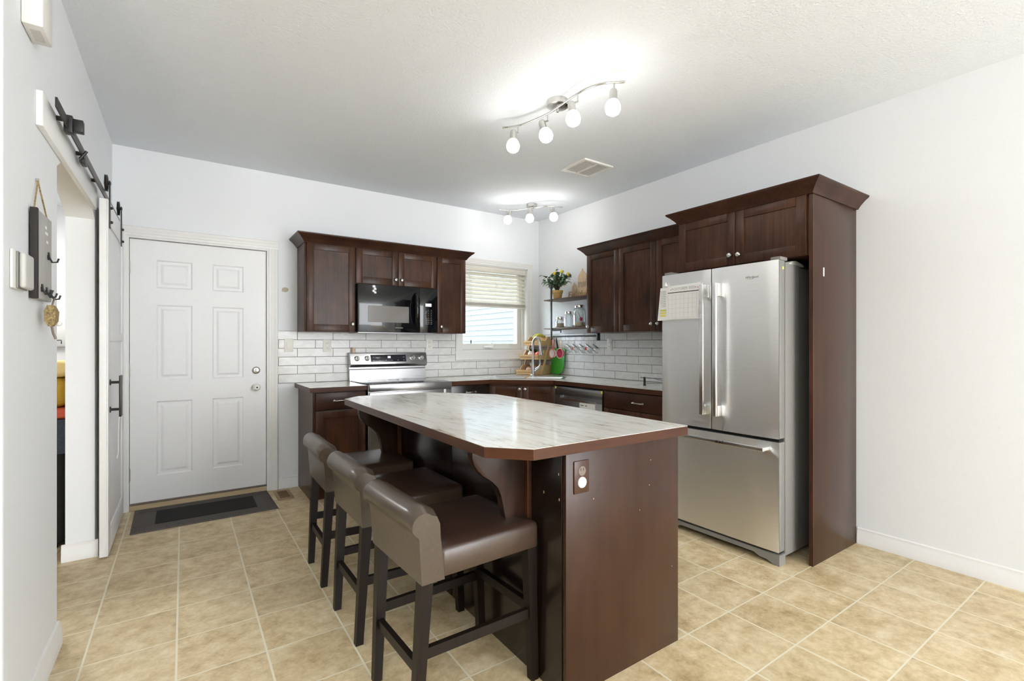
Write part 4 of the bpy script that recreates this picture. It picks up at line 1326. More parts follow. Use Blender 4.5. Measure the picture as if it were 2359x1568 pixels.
s1.location = (0.842, 1.640, 0); s1.rotation_euler = (0, 0, math.radians(2.5))
s1['label'] = 'brown leather bar stool closest to the camera, by the island corbel'
dup(s1, (0.842, 2.222, 0), math.radians(0.5), 'brown leather bar stool between the other two at the island')
dup(s1, (0.842, 2.810, 0), math.radians(-1.0), 'brown leather bar stool farthest from the camera, toward the stove cabinet')

# ------------------------------------------------------------------ ceiling fixtures
def spline(pts, n=8):
    out = []
    P = [Vector(p_) for p_ in pts]
    P = [P[0] * 2 - P[1]] + P + [P[-1] * 2 - P[-2]]
    for i in range(1, len(P) - 2):
        for k in range(n):
            t_ = k / n
            a, b_, c, d_ = P[i - 1], P[i], P[i + 1], P[i + 2]
            out.append(0.5 * ((2 * b_) + (c - a) * t_ + (2 * a - 5 * b_ + 4 * c - d_) * t_ ** 2 + (3 * b_ - a - 3 * c + d_) * t_ ** 3))
    out.append(P[-2])
    return out
def track_light(label, canopy, rc, bar, heads, zbar):
    t = thing('track_light', label, 'light', (canopy[0], canopy[1], ZC), 'swing-arm track lights on the ceiling')
    b = MB()
    b.lathe([(rc * 0.8, -0.040), (rc, -0.034), (rc, -0.001)], (canopy[0], canopy[1], ZC), 28)
    b.build('canopy', M['nickel'], t)
    b = MB()
    b.cyl((canopy[0], canopy[1], ZC - 0.04), (canopy[0], canopy[1], zbar), 0.008, 10)
    b.build('stem', M['nickel'], t)
    pts = spline([(x, y, zbar) for x, y in bar])
    b = MB()
    rings = []
    for i, p_ in enumerate(pts):
        a = pts[max(0, i - 1)]; c = pts[min(len(pts) - 1, i + 1)]
        tg = (c - a).normalized(); nn = Vector((-tg.y, tg.x, 0)) * 0.0062
        rings.append([tuple(p_ + nn * math.cos(q_) + Vector((0, 0, 0.0062 * math.sin(q_)))) for q_ in [2 * PI * k_ / 10 for k_ in range(10)]])
    b.loft(rings)
    b.build('bar', M['nickel'], t)
    for (hx_, hy_, hz_, tx, ty) in heads:
        bulb_c = Vector((hx_, hy_, hz_))
        ax = Vector((tx, ty, 1)).normalized()       # from bulb to socket
        # nearest point of the bar
        q = min(pts, key=lambda p_: (p_ - bulb_c - ax * 0.1).length)
        top = bulb_c + ax * 0.094
        b = MB()
        b.lathe([(0.0215, 0.026), (0.0215, 0.078), (0.016, 0.090), (0.007, 0.095)], bulb_c, 20, ax)
        b.cyl(top - ax * 0.012, (q.x, q.y, max(top.z, zbar - 0.045)), 0.005, 8)
        b.cyl((q.x, q.y, max(top.z, zbar - 0.045) - 0.003), (q.x, q.y, zbar), 0.005, 8)
        h_ = b.build('lamp_head', M['nickel'], t)
        b = MB()
        b.lathe([(0.006, -0.049), (0.020, -0.047), (0.034, -0.037), (0.0415, -0.018), (0.0410, -0.003), (0.036, 0.013), (0.028, 0.026), (0.022, 0.032)], bulb_c, 18, ax)
        b.build('bulb', M['bulb'], h_)
    return t
k1 = 1.0385
def sc1(x, y, k): return (x * k, y * k)
track_light('four-bulb wavy nickel track light nearer the camera', (1.880, 2.290), 0.066,
            [sc1(x, y, k1) for x, y in ((1.655, 2.560), (1.725, 2.465), (1.762, 2.330), (1.775, 2.225), (1.772, 2.125), (1.765, 2.004), (1.772, 1.905), (1.808, 1.823), (1.889, 1.749))],
            [(1.724, 2.545, 2.532, 0.02, -0.02), (1.797, 2.303, 2.530, -0.16, 0.30), (1.787, 2.041, 2.528, 0.0, 0.18), (1.881, 1.828, 2.530, 0.05, 0.0)], 2.680)
k2 = 1.023
track_light('three-bulb small nickel track light above the corner sink', (3.030, 4.120), 0.056,
            [sc1(x, y, k2) for x, y in ((2.662, 4.184), (2.755, 4.165), (2.836, 4.083), (2.905, 3.960), (2.988, 3.827), (3.060, 3.780), (3.146, 3.753))],
            [(2.747, 4.150, 2.552, 0.15, -0.1), (2.903, 3.982, 2.556, 0.0, 0.05), (3.070, 3.803, 2.556, -0.10, 0.10)], 2.680)

vt = thing('ceiling_vent', 'white square two-panel vent grille on the ceiling', 'vent', (2.79, 3.01, ZC))
b = MB()
vx0, vx1, vy0, vy1 = 2.625, 2.945, 2.855, 3.160
b.box(vx0, vx1, vy0, vy0 + 0.03, ZC - 0.014, ZC, 0.004).box(vx0, vx1, vy1 - 0.03, vy1, ZC - 0.014, ZC, 0.004)
b.box(vx0, vx0 + 0.03, vy0 + 0.03, vy1 - 0.03, ZC - 0.014, ZC, 0.003).box(vx1 - 0.03, vx1, vy0 + 0.03, vy1 - 0.03, ZC - 0.014, ZC, 0.003)
xm = (vx0 + vx1) / 2
b.box(xm - 0.012, xm + 0.012, vy0 + 0.03, vy1 - 0.03, ZC - 0.013, ZC, 0.002)
b.build('frame', M['white_pl'], vt)
for x0_, x1_ in ((vx0 + 0.03, xm - 0.012), (xm + 0.012, vx1 - 0.03)):
    b = MB()
    b.box(x0_, x1_, vy0 + 0.03, vy1 - 0.03, ZC - 0.003, ZC)
    for i in range(16):
        y = vy0 + 0.034 + i * 0.0150
        b.box(x0_, x1_, y, y + 0.005, ZC - 0.011, ZC - 0.003)
    b.build('grille', M['grille'], vt)

# ------------------------------------------------------------------ wall plates
def outlet(name, label, cat, p, right, out, kindp, mat=None):
    t = thing(name, label, cat, p)
    m_ = frame(p, right, out)
    b = MB(m_)
    b.box(-0.036, 0.036, 0.0, 0.006, -0.059, 0.059, 0.002)
    b.build('cover_plate', mat or M['ivory_pl'], t)
    b = MB(m_)
    if kindp == 'switch':
        b.box(-0.017, 0.017, 0.006, 0.010, -0.034, 0.034, 0.002)
        b.build('rocker', M['ivory_pl'], t)
    else:
        b.box(-0.0165, 0.0165, 0.006, 0.0085, -0.034, 0.034, 0.003)
        so = b.build('socket', M['ivory_pl'], t)
        for z in (-0.020, 0.020):
            for x in (-0.006, 0.006):
                MB(m_).box(x - 0.001, x + 0.001, 0.0085, 0.0088, z - 0.002, z + 0.007).build('socket_slot', M['ink_dk'], so)
            MB(m_).box(-0.002, 0.002, 0.0085, 0.0088, z - 0.010, z - 0.006).build('socket_slot', M['ink_dk'], so)
    return t
YS = YB - 0.009
outlet('light_switch', 'ivory rocker light switch on the tiles nearest the entry door', 'switch', (0.764, YS, 1.254), (1, 0, 0), NB, 'switch')
outlet('outlet', 'ivory wall outlet on the tiles left of the stove', 'outlet', (1.086, YS, 1.252), (1, 0, 0), NB, 'outlet')
outlet('outlet', 'ivory wall outlet on the tiles between stove and window', 'outlet', (2.100, YS, 1.262), (1, 0, 0), NB, 'outlet')
outlet('outlet', 'white wall outlet on the tiles under the right wall cabinet', 'outlet', (XR - 0.009, 3.462, 1.258), (0, -1, 0), NR, 'outlet', M['white_pl'])

# ------------------------------------------------------------------ door mat, floor register
mt = thing('door_mat', 'grey ribbed door mat with black centre in front of the entry door', 'mat', (0.15, 4.37, 0))
b = MB()
b.loft([[(-0.293, 4.083, 0.0005), (0.604, 4.098, 0.0005), (0.592, 4.650, 0.0005), (-0.302, 4.645, 0.0005)], [(-0.287, 4.089, 0.008), (0.598, 4.104, 0.008), (0.587, 4.644, 0.008), (-0.297, 4.639, 0.008)]])
for k in range(9):
    yy = 4.10 + k * 0.008
    b.box(-0.27, 0.585, 4.112 + k * 0.0105, 4.117 + k * 0.0105, 0.008, 0.0105)
    b.box(-0.27, 0.575, 4.538 + k * 0.0105, 4.543 + k * 0.0105, 0.008, 0.0105)
    b.box(-0.280 + k * 0.0125, -0.274 + k * 0.0125, 4.22, 4.53, 0.008, 0.0105)
    b.box(0.480 + k * 0.0118, 0.486 + k * 0.0118, 4.22, 4.53, 0.008, 0.0105)
b.build('rubber_border', M['mat_rib'], mt)
MB().box(-0.165, 0.470, 4.215, 4.532, 0.008, 0.0115).build('carpet_centre', M['mat_center'], mt)
rgst = thing('floor_register', 'beige metal floor vent register beside the door mat', 'vent', (0.69, 4.44, 0))
MB().box(0.628, 0.752, 4.310, 4.592, 0.0002, 0.005, 0.002).build('frame', M['vent_br'], rgst)
b = MB()
b.box(0.652, 0.728, 4.345, 4.557, 0.005, 0.0056)
for i in range(14):
    y = 4.350 + i * 0.0150
    b.box(0.654, 0.726, y, y + 0.005, 0.0056, 0.008)
b.build('louvres', M['vent_dk'], rgst)

# ------------------------------------------------------------------ things on the left wall
kr = thing('key_rack', 'grey wooden key rack hanging by string on the left wall', 'key rack', (XL, 2.41, 1.42))
MB().box(XL + 0.004, XL + 0.022, 2.300, 2.525, 1.420, 1.728, 0.003).build('board', M['plaque'], kr)
MB().box(XL + 0.004, XL + 0.0235, 2.2985, 2.318, 1.418, 1.730, 0.002).build('side_strip', M['ink_dk'], kr)
for y, z, s_ in ((2.44, 1.66, 0.020), (2.45, 1.63, 0.014), (2.43, 1.68, 0.012)):
    MB().box(XL + 0.022, XL + 0.0228, y - s_, y + s_, z, z + 0.010).build('worn_print', M['paper'], kr)
b = MB()
b.tube([(XL + 0.012, 2.315, 1.728), (XL + 0.006, 2.400, 1.846), (XL + 0.012, 2.510, 1.728)], 0.0025, 6)
b.build('string', M['tan'], kr)
MB().lathe([(0.005, 0), (0.005, 0.010)], (XL + 0.001, 2.400, 1.848), 8, (1, 0, 0)).build('nail', M['nickel'], kr)
for y, z in ((2.46, 1.582), (2.36, 1.455), (2.43, 1.450), (2.49, 1.447)):
    b = MB()
    b.lathe([(0.010, 0), (0.010, 0.004)], (XL + 0.022, y, z), 10, (1, 0, 0))
    b.tube([(XL + 0.024, y, z + 0.018), (XL + 0.026, y, z), (XL + 0.034, y, z - 0.018), (XL + 0.048, y, z - 0.016), (XL + 0.052, y, z - 0.002)], 0.0032, 8)
    b.build('hook', M['black'], kr)
kp = thing('key_pouch', 'small leopard-print key pouch hanging from the key rack', 'pouch', (XL + 0.045, 2.43, 1.33))
b = MB()
b.loft([[(XL + 0.030, 2.400, 1.402), (XL + 0.046, 2.396, 1.402), (XL + 0.046, 2.452, 1.402), (XL + 0.030, 2.452, 1.402)],
        [(XL + 0.022, 2.398, 1.380), (XL + 0.054, 2.394, 1.380), (XL + 0.054, 2.458, 1.380), (XL + 0.022, 2.458, 1.380)],
        [(XL + 0.022, 2.404, 1.345), (XL + 0.052, 2.402, 1.345), (XL + 0.052, 2.456, 1.345), (XL + 0.022, 2.456, 1.345)],
        [(XL + 0.030, 2.414, 1.326), (XL + 0.042, 2.412, 1.326), (XL + 0.042, 2.448, 1.326), (XL + 0.030, 2.448, 1.326)]])
b.build('pouch_body', M['tan'], kp)
b = MB()
b.tube([(XL + 0.046, 2.43, 1.432), (XL + 0.040, 2.44, 1.418), (XL + 0.038, 2.43, 1.400)], 0.003, 6)
b.tube([(XL + 0.037, 2.434, 1.326), (XL + 0.040, 2.44, 1.300), (XL + 0.046, 2.446, 1.280)], 0.004, 6)
b.build('strap', M['dull'], kp)
b = MB()
b.ball((XL + 0.052, 2.460, 1.338), 0.010, 8)
b.build('pompom', M['paper'], kp)
th = thing('thermostat', 'white thermostat on the left wall behind the key rack', 'thermostat', (XL, 2.16, 1.49))
MB().box(XL + 0.0005, XL + 0.008, 2.082, 2.222, 1.432, 1.552, 0.004).build('back_plate', M['white_pl'], th)
MB().box(XL + 0.008, XL + 0.013, 2.114, 2.224, 1.434, 1.550, 0.002).build('cover_rim', M['fridge_side'], th)
MB().box(XL + 0.0132, XL + 0.030, 2.118, 2.222, 1.436, 1.548, 0.008, 3).build('front_cover', M['thermo'], th)
chm = thing('door_chime', 'white box-shaped door chime high on the left wall', 'chime', (XL, 2.27, 2.306))
MB().box(XL + 0.0005, XL + 0.054, 2.205, 2.345, 2.306, 2.56, 0.006).build('chime_cover', M['white_pl'], chm)
MB().box(XL + 0.016, XL + 0.042, 2.235, 2.315, 2.3045, 2.3058).build('speaker_slot', M['grille'], chm)

# ------------------------------------------------------------------ the room beyond the arch
so = thing('sofa', 'charcoal sofa in the room beyond the arch', 'sofa', (-1.1, 4.7, 0))
b = MB()
b.box(-1.70, -0.605, 4.05, 4.42, 0.03, 0.745, 0.03, 3).box(-1.70, -0.605, 5.75, 5.95, 0.03, 0.745, 0.03, 3)
b.box(-1.70, -0.605, 4.42, 5.75, 0.03, 0.44, 0.03, 3)
b.build('sofa_body', M['sofa'], so)
for x, y in ((-1.65, 4.1), (-0.66, 4.1), (-1.65, 5.9), (-0.66, 5.9)):
    MB().cyl((x, y, 0), (x, y, 0.030), 0.02, 10).build('sofa_foot', M['black'], so)
b = MB()
b.prism([(4.030, 0.590), (4.046, 0.590), (4.046, 0.748), (4.424, 0.748), (4.424, 0.60), (4.440, 0.60), (4.440, 0.800), (4.030, 0.800)], -1.30, -0.598, 'x', 0.004)
tag(root_at(b.build('throw_blanket', M['throw']), (-0.95, 4.23, 0.59)), 'dark blue throw folded over the sofa arm beyond the arch', 'blanket')
def cushion(name, label, z0, z1, mat, bev):
    b = MB(); b.box(-1.05, -0.582, 4.03, 4.44, z0, z1, bev, 5)
    return tag(root_at(b.build(name, mat, smooth=60), (-0.82, 4.23, z0)), label, 'cushion')
cushion('cushion', 'coral cushion lowest of the stack on the sofa arm beyond the arch', 0.8005, 0.868, M['coral'], 0.030)
cushion('cushion', 'mustard yellow cushion, middle of the stack beyond the arch', 0.8685, 1.058, M['cushion'], 0.070)
cushion('cushion', 'pale yellow cushion topmost of the stack beyond the arch', 1.0585, 1.155, M['cushion2'], 0.040)
gc = thing('storage_cabinet', 'pale grey cabinet with a black handle beyond the arch', 'cabinet', (-1.4, 6.3, 0))
MB().box(-2.4, -0.62, 6.05, 6.6, 0.0, 1.55, 0.004).build('cabinet_body', M['grey_cab'], gc)
MB().box(-1.40, -0.64, 6.030, 6.049, 1.24, 1.53, 0.003).build('cabinet_door', M['grey_cab'], gc)
b = MB()
b.tube([(-1.00, 6.03, 1.30), (-1.00, 6.0, 1.30), (-0.915, 6.0, 1.30), (-0.915, 6.0, 1.268)], 0.005, 6)
b.build('cabinet_handle', M['black'], gc)

# ------------------------------------------------------------------ open pipe shelf in the corner
PX, PY = 3.292, 4.100
sh = thing('pipe_shelf', 'two-tier open wall shelf with a black pipe upright by the corner', 'shelf', (3.4, 3.85, 1.43))
for z in (1.742, 1.428):
    MB().box(3.284, XR - 0.001, 3.458, 4.240, z, z + 0.013, 0.002).build('shelf_board', M['shelf'], sh)
b = MB()
b.box(PX - 0.020, PX - 0.009, PY - 0.012, PY + 0.012, 1.312, 1.905, 0.003)
b.build('upright', M['black'], sh)
b = MB()
b.tube([(PX - 0.012, PY - 0.01, 1.414), (PX - 0.005, PY - 0.155, 1.414)], 0.0075, 8)
b.tube([(PX - 0.005, PY - 0.150, 1.420), (PX - 0.005, PY - 0.150, 1.385)], 0.0065, 8)
b.build('bracket', M['black'], sh)
rl = thing('mug_rail', 'black hook rail under the right wall cabinet', 'rail', (3.30, 3.75, 1.35))
b = MB()
b.cyl((PX, PY - 0.013, 1.347), (PX + 0.006, 3.41, 1.347), 0.0085, 12)
b.build('rail_bar', M['black'], rl)
MB().box(PX - 0.008, PX + 0.020, 3.385, 3.412, 1.300, 1.3715, 0.003).build('end_bracket', M['black'], rl)
# glass mugs hanging on hooks
def make_mug():
    t = thing('glass_mug', 'mug', 'mug', (0, 0, 0), 'glass mugs hanging from the rail')
    tilt = Matrix.Rotation(math.radians(-62), 4, 'X')
    m_ = Matrix.Translation((0, 0, -0.118)) @ tilt
    b = MB(m_)
    b.lathe([(0.028, -0.045), (0.031, -0.040), (0.032, 0.045), (0.0295, 0.045), (0.0285, -0.036), (0.004, -0.037)], (0, 0, 0), 20, cap=True)
    b.build('cup', M['glass'], t)
    b = MB(m_)
    b.tube([(0, 0.031, 0.028), (0, 0.052, 0.026), (0, 0.060, 0.0), (0, 0.052, -0.024), (0, 0.031, -0.028)], 0.0045, 8)
    b.build('handle', M['glass'], t)
    b = MB()
    b.tube([(0, 0.000, -0.002), (0.0, 0.010, 0.010), (0, 0.0, 0.021), (0, -0.011, 0.010), (0, -0.010, -0.020), (0, 0.0, -0.045), (0, 0.004, -0.060), (0, -0.006, -0.072)], 0.0018, 6)
    b.build('hook', M['chrome'], t)
    return t
g1 = make_mug()
my = [3.838, 3.738, 3.638, 3.540, 3.446]
lb = ['clear glass mug on the rail nearest the hanging strainers', 'clear glass mug with a pale red heart, second along the rail', 'plain clear glass mug in the middle of the rail',
      'clear glass mug with a solid red heart on the rail', 'clear glass mug at the rail end nearest the wall outlet']
for i, y in enumerate(my):
    loc = (PX + 0.003 + 0.006 * (PY - 0.013 - y) / 0.677, y, 1.347 - 0.010)
    if i == 0:
        g1.location = loc; g1['label'] = lb[0]; mg = g1
    else:
        mg = dup(g1, loc, 0, lb[i], 'glass mugs hanging from the rail')
    if i in (1, 3):
        hb = MB()
        hp = []
        for k in range(24):
            a = 2 * PI * k / 24
            hp.append((0.0011 * 16 * math.sin(a) ** 3, 0.0011 * (13 * math.cos(a) - 5 * math.cos(2 * a) - 2 * math.cos(3 * a) - math.cos(4 * a))))
        mm = Matrix.Translation((0, 0, -0.118)) @ Matrix.Rotation(math.radians(-62), 4, 'X') @ Matrix.Rotation(math.radians(-90), 4, 'Z')
        hb.M = mm
        hb.prism(hp, -0.0345, -0.0325, 'y')
        h_ = hb.build('heart_print', M['red'] if i == 3 else M['tomato'])
        h_.parent = mg

# things on the shelf
pl = thing('potted_lemon_tree', 'small artificial lemon tree in an ochre pot on the top shelf', 'plant', (3.385, 4.125, 1.755))
PC = Vector((3.385, 4.125, 1.7552))
b = MB()
b.lathe([(0.040, 0), (0.044, 0.004), (0.054, 0.070), (0.060, 0.072), (0.062, 0.100), (0.056, 0.100), (0.052, 0.085)], PC, 28)
b.build('pot', M['pot'], pl)
MB().lathe([(0.053, 0.083), (0.02, 0.088), (0.001, 0.089)], PC, 20).build('soil', M['soil'], pl)
rnd = random.Random(11)
b = MB(); bl_ = MB()
tips = []
for k in range(18):
    fy = -1 + 2 * ((k * 7) % 18) / 17
    ph = ((k * 5 + 3) % 18) / 17
    top = 0.37 - 0.10 * abs(fy) ** 2
    end = PC + Vector((rnd.uniform(-0.085, 0.035), fy * 0.235, 0.165 + (top - 0.165) * ph))
    mid = PC + Vector(((end.x - PC.x) * 0.35, (end.y - PC.y) * 0.35, 0.15 + 0.06 * ph))
    path = spline([PC + Vector((0.004 * (k % 3 - 1), 0.010 * fy, 0.085)), mid, end], 6)
    b.tube(path, 0.003, 6, [0.0055 - 0.0042 * i / (len(path) - 1) for i in range(len(path))])
    tips.append(path)
for (dx, dy, dz) in ((-0.070, -0.050, 0.290), (-0.035, -0.235, 0.262), (-0.030, -0.125, 0.300)):
    end = PC + Vector((dx, dy, dz))
    path = spline([PC + Vector((0, dy * 0.05, 0.085)), PC + Vector((dx * 0.3, dy * 0.35, 0.19)), end], 6)
    b.tube(path, 0.003, 6, [0.0055 - 0.0042 * i / (len(path) - 1) for i in range(len(path))])
    tips.append(path); tips.append(path)
b.build('stems', M['stem'], pl)
def leaf(bm_, p_, d_, ln, wd_, up):
    d_ = d_.normalized()
    s_ = d_.cross(up)
    if s_.length < 0.1: s_ = d_.cross(Vector((1, 0, 0)))
    s_.normalize(); n_ = s_.cross(d_)
    L_, C_, R_ = [], [], []
    for i in range(6):
        f = i / 5
        ww = wd_ * math.sin(PI * min(0.98, max(0.03, f)) ** 0.8) / 2
        c = p_ + d_ * ln * f - Vector((0, 0, 1)) * (ln * 0.25 * f * f)
        L_.append(bm_.v(c + s_ * ww + n_ * ww * 0.25)); C_.append(bm_.v(c)); R_.append(bm_.v(c - s_ * ww + n_ * ww * 0.25))
    for i in range(5):
        bm_.face([L_[i], L_[i + 1], C_[i + 1], C_[i]]); bm_.face([C_[i], C_[i + 1], R_[i + 1], R_[i]])
lf = MB()
for path in tips:
    for q in range(11):
        f = rnd.uniform(0.45, 1.0)
        p_ = path[int(f * (len(path) - 1))]
        a = rnd.uniform(0, 2 * PI)
        d_ = Vector((math.cos(a) * 0.6, math.sin(a), rnd.uniform(-0.5, 0.8)))
        leaf(lf, p_, d_, rnd.uniform(0.044, 0.066), rnd.uniform(0.028, 0.040), Vector((0, 0, 1)))
lf.build('foliage', M['leaf'], pl, smooth=60)
for (dx, dy, dz) in ((-0.085, -0.050, 0.278), (-0.050, -0.235, 0.250), (-0.045, -0.125, 0.290)):
    b = MB()
    c = PC + Vector((dx, dy, dz))
    b.lathe([(0.001, -0.024), (0.005, -0.021), (0.014, -0.013), (0.0175, 0.0), (0.014, 0.013), (0.005, 0.021), (0.001, 0.023)], c, 14, Vector((0.1, 0.2, 1)).normalized())
    b.build('lemon', M['lemon'], pl)

od2 = thing('wooden_ornament', 'pale plywood ornament with onion domes and lettering on the top shelf', 'ornament', (3.44, 3.75, 1.755))
OX = 3.492
def dome(cy, z0, w_, h_):
    pts = []
    for i in range(17):
        t_ = i / 16
        a = -0.35 + t_ * (PI + 0.7)
        if t_ <= 0.5:
            k = t_ * 2
        pts.append((cy, 0))
    out = [(0.42, 0.0), (0.50, 0.10), (0.52, 0.24), (0.48, 0.40), (0.36, 0.56), (0.20, 0.70), (0.09, 0.84), (0.0, 1.0)]
    right_ = [(cy - o * w_, z0 + z * h_) for o, z in out]
    left_ = [(cy + o * w_, z0 + z * h_) for o, z in out[:-1]]
    return right_ + left_[::-1]
b = MB()
zb = 1.7555
b.box(OX, OX + 0.010, 3.480, 4.030, zb, zb + 0.026)
def tower(cy, wd, zw0, zw1, nwin):
    b.box(OX, OX + 0.008, cy - wd / 2, cy + wd / 2, zb + 0.026, zw0)
    b.box(OX, OX + 0.008, cy - wd / 2, cy + wd / 2, zw1, zw1 + 0.014)
    step = wd / (2 * nwin + 1)
    for i in range(nwin + 1):
        y = cy - wd / 2 + 2 * i * step
        b.box(OX, OX + 0.008, y, y + step, zw0, zw1)
tower(3.842, 0.140, zb + 0.118, zb + 0.174, 4)
b.prism(dome(3.842, zb + 0.188, 0.132, 0.130), OX, OX + 0.008, 'x')
b.box(OX, OX + 0.008, 3.935, 4.000, zb + 0.026, zb + 0.112)
b.prism(dome(3.968, zb + 0.112, 0.066, 0.072), OX, OX + 0.008, 'x')
b.box(OX, OX + 0.008, 3.690, 3.755, zb + 0.026, zb + 0.112)
b.prism(dome(3.722, zb + 0.112, 0.066, 0.072), OX, OX + 0.008, 'x')
b.build('silhouette', M['ply'], od2)
text_mesh('lettering', 'Eid Mubarak', 0.100, M['bamboo'], od2, wall_text_matrix((OX - 0.006, 4.066, zb + 0.046), (0, -1, 0)), 0.004, 0.15, 'LEFT')

def make_jar(label, y, r, h, fill_h, fill_mat):
    c = (3.395, y, 1.4412)
    t = thing('glass_jar', label, 'jar', c, 'glass jars on the lower shelf')
    b = MB()
    hn = h - 0.026
    b.lathe([(r * 0.72, 0.0), (r * 0.92, 0.006), (r, 0.025), (r, hn * 0.72), (r * 0.88, hn * 0.90), (r * 0.70, hn * 0.97), (r * 0.70, hn + 0.004), (r * 0.66, hn + 0.004), (r * 0.66, hn * 0.96), (r * 0.83, hn * 0.89), (r * 0.95, hn * 0.72), (r * 0.95, 0.025), (r * 0.86, 0.009), (0.001, 0.006)], c, 28)
    b.build('jar_glass', M['glass'], t)
    b = MB()
    b.lathe([(r * 0.76, hn - 0.004), (r * 0.78, hn), (r * 0.78, hn + 0.020), (r * 0.74, hn + 0.024), (0.001, hn + 0.025)], c, 28)
    b.build('lid', M['chrome'], t)
    if fill_h:
        b = MB()
        b.lathe([(0.001, 0.010), (r * 0.84, 0.011), (r * 0.935, 0.026), (r * 0.935, fill_h), (0.001, fill_h + 0.004)], c, 26)
        b.build('contents', fill_mat, t)
    return t, c
make_jar('short round glass jar of oats, leftmost on the lower shelf', 4.095, 0.053, 0.125, 0.052, M['oats'])
make_jar('middle glass jar, nearly empty, on the lower shelf', 3.948, 0.052, 0.176, 0.0, None)
j3, cj = make_jar('tallest glass jar with flour and a pink scoop on the lower shelf', 3.775, 0.068, 0.232, 0.052, M['flour'])
b = MB()
b.ball((cj[0], cj[1] - 0.02, cj[2] + 0.085), 0.020, 10, (0.7, 1, 1))
b.tube([(cj[0], cj[1] - 0.012, cj[2] + 0.10), (cj[0], cj[1] + 0.025, cj[2] + 0.165)], 0.003, 6)
b.build('scoop', M['pink'], j3)

# ------------------------------------------------------------------ bamboo rack with produce
rk = thing('bamboo_rack', 'three-tier bamboo produce rack in the corner behind the faucet', 'rack', (0, 0, 0))
# local frame: x = out of the front, y = to the viewer's left of the front, z up
TR = []
RW = 0.125          # half width
def tray(x0, x1, z0, h):
    b = MB()
    t_ = 0.009
    lowh = h * 0.52
    for s_ in (-1, 1):
        y = s_ * RW
        b.prism([(x0, z0), (x1, z0), (x1 + 0.012, z0 + lowh), (x1 - 0.06, z0 + lowh), (x1 - 0.11, z0 + h), (x0, z0 + h)], y - t_ / 2, y + t_ / 2, 'y')
    b.box(x0 + 0.001, x1 - 0.001, -RW + 0.004, RW - 0.004, z0, z0 + 0.008)
    b.box(x0, x0 + t_, -RW + 0.004, RW - 0.004, z0, z0 + h)
    for k in range(2):
        b.box(x1 - 0.001 + k * 0.004, x1 + 0.008 + k * 0.004, -RW, RW, z0 + 0.004 + k * lowh * 0.52, z0 + 0.004 + k * lowh * 0.52 + lowh * 0.42)
    return b.build('tray', M['bamboo'], rk)
tray(-0.130, 0.205, 0.002, 0.105)
tray(-0.133, 0.135, 0.170, 0.105)
tray(-0.136, 0.062, 0.330, 0.100)
for s_ in (-1, 1):
    b = MB()
    y = s_ * (RW + 0.010)
    b.prism([(0.070, 0.002), (0.095, 0.002), (-0.098, 0.436), (-0.123, 0.436)], y - 0.0055, y + 0.0055, 'y')
    b.build('side_brace', M['bamboo'], rk)
RK = Matrix.Translation((3.345, 4.465, 0.9205)) @ Matrix.Rotation(math.radians(180 + 18), 4, 'Z')
rk.matrix_world = RK
def put(ob, p_):
    w_ = RK @ Vector(p_)
    ob.location = w_
    ob.rotation_euler = (ob.rotation_euler[0], ob.rotation_euler[1], ob.rotation_euler[2] + math.radians(198))
    return ob
rnd = random.Random(3)
def veg(name, cat, label, p_, r, sc_, mat, stem=False, group=None, rot=(0, 0, 0)):
    b = MB()
    if stem:
        b.lathe([(0.002, -r), (r * 0.6, -r * 0.85), (r, -r * 0.15), (r * 0.85, r * 0.45), (r * 0.35, r * 0.85), (r * 0.14, r * 1.25), (r * 0.10, r * 1.7)], (0, 0, 0), 14)
    else:
        b.ball((0, 0, 0), r, 12, sc_)
    o = b.build(name, mat)
    o.rotation_euler = rot
    put(o, p_)
    return tag(o, label, cat, group)
for i, (p_, r, mt_, nm) in enumerate((((0.13, 0.06, 0.052), 0.033, 'garlic', 'garlic_bulb'), ((0.125, -0.01, 0.050), 0.034, 'onion', 'shallot'), ((0.065, 0.03, 0.062), 0.036, 'onion', 'shallot'),
                                     ((0.06, -0.06, 0.058), 0.034, 'onion', 'shallot'), ((0.09, 0.005, 0.116), 0.026, 'garlic', 'garlic_bulb'))):
    lbs = ['garlic bulb at the front of the lowest bamboo tray', 'pink shallot at the front of the lowest bamboo tray', 'pink shallot deeper in the lowest bamboo tray, left',
           'pink shallot deeper in the lowest bamboo tray, right', 'garlic bulb heaped on the shallots in the lowest tray']
    veg(nm, 'garlic' if 'gar' in nm else 'shallot', lbs[i], p_, r, (1, 1, 1), M[mt_], True, 'alliums in the lowest tray', (rnd.uniform(0.8, 1.4), 0, rnd.uniform(0, 5)))
for i, (p_, r) in enumerate((((0.055, 0.075, 0.228), 0.040), ((0.060, 0.005, 0.222), 0.034))):
    veg('tomato', 'tomato', ('larger coral-red tomato at the left of the middle bamboo tray', 'smaller coral-red tomato right behind the faucet neck')[i], p_, r, (1, 1, 0.9), M['tomato'], group='tomatoes in the middle tray')
veg('garlic_bulb', 'garlic', 'white garlic bulb beside the tomatoes in the middle tray', (0.03, -0.055, 0.232), 0.036, (1, 1, 1), M['garlic'], True, rot=(0.4, 0, 0))
b = MB()
b.tube([(0.09, 0, 0), (0.06, 0, 0.004), (0, 0, 0.008), (-0.06, 0, 0.004), (-0.10, 0, -0.002)], 0.02, 12, [0.008, 0.019, 0.022, 0.020, 0.008])
cu_ = b.build('cucumber', M['cucumber'])
put(cu_, (-0.05, -0.085, 0.262)); tag(cu_, 'dark green cucumber in the middle bamboo tray', 'cucumber')
bn = thing('banana_bunch', 'bunch of green-yellow bananas in the top bamboo tray', 'bananas', (0, 0, 0))
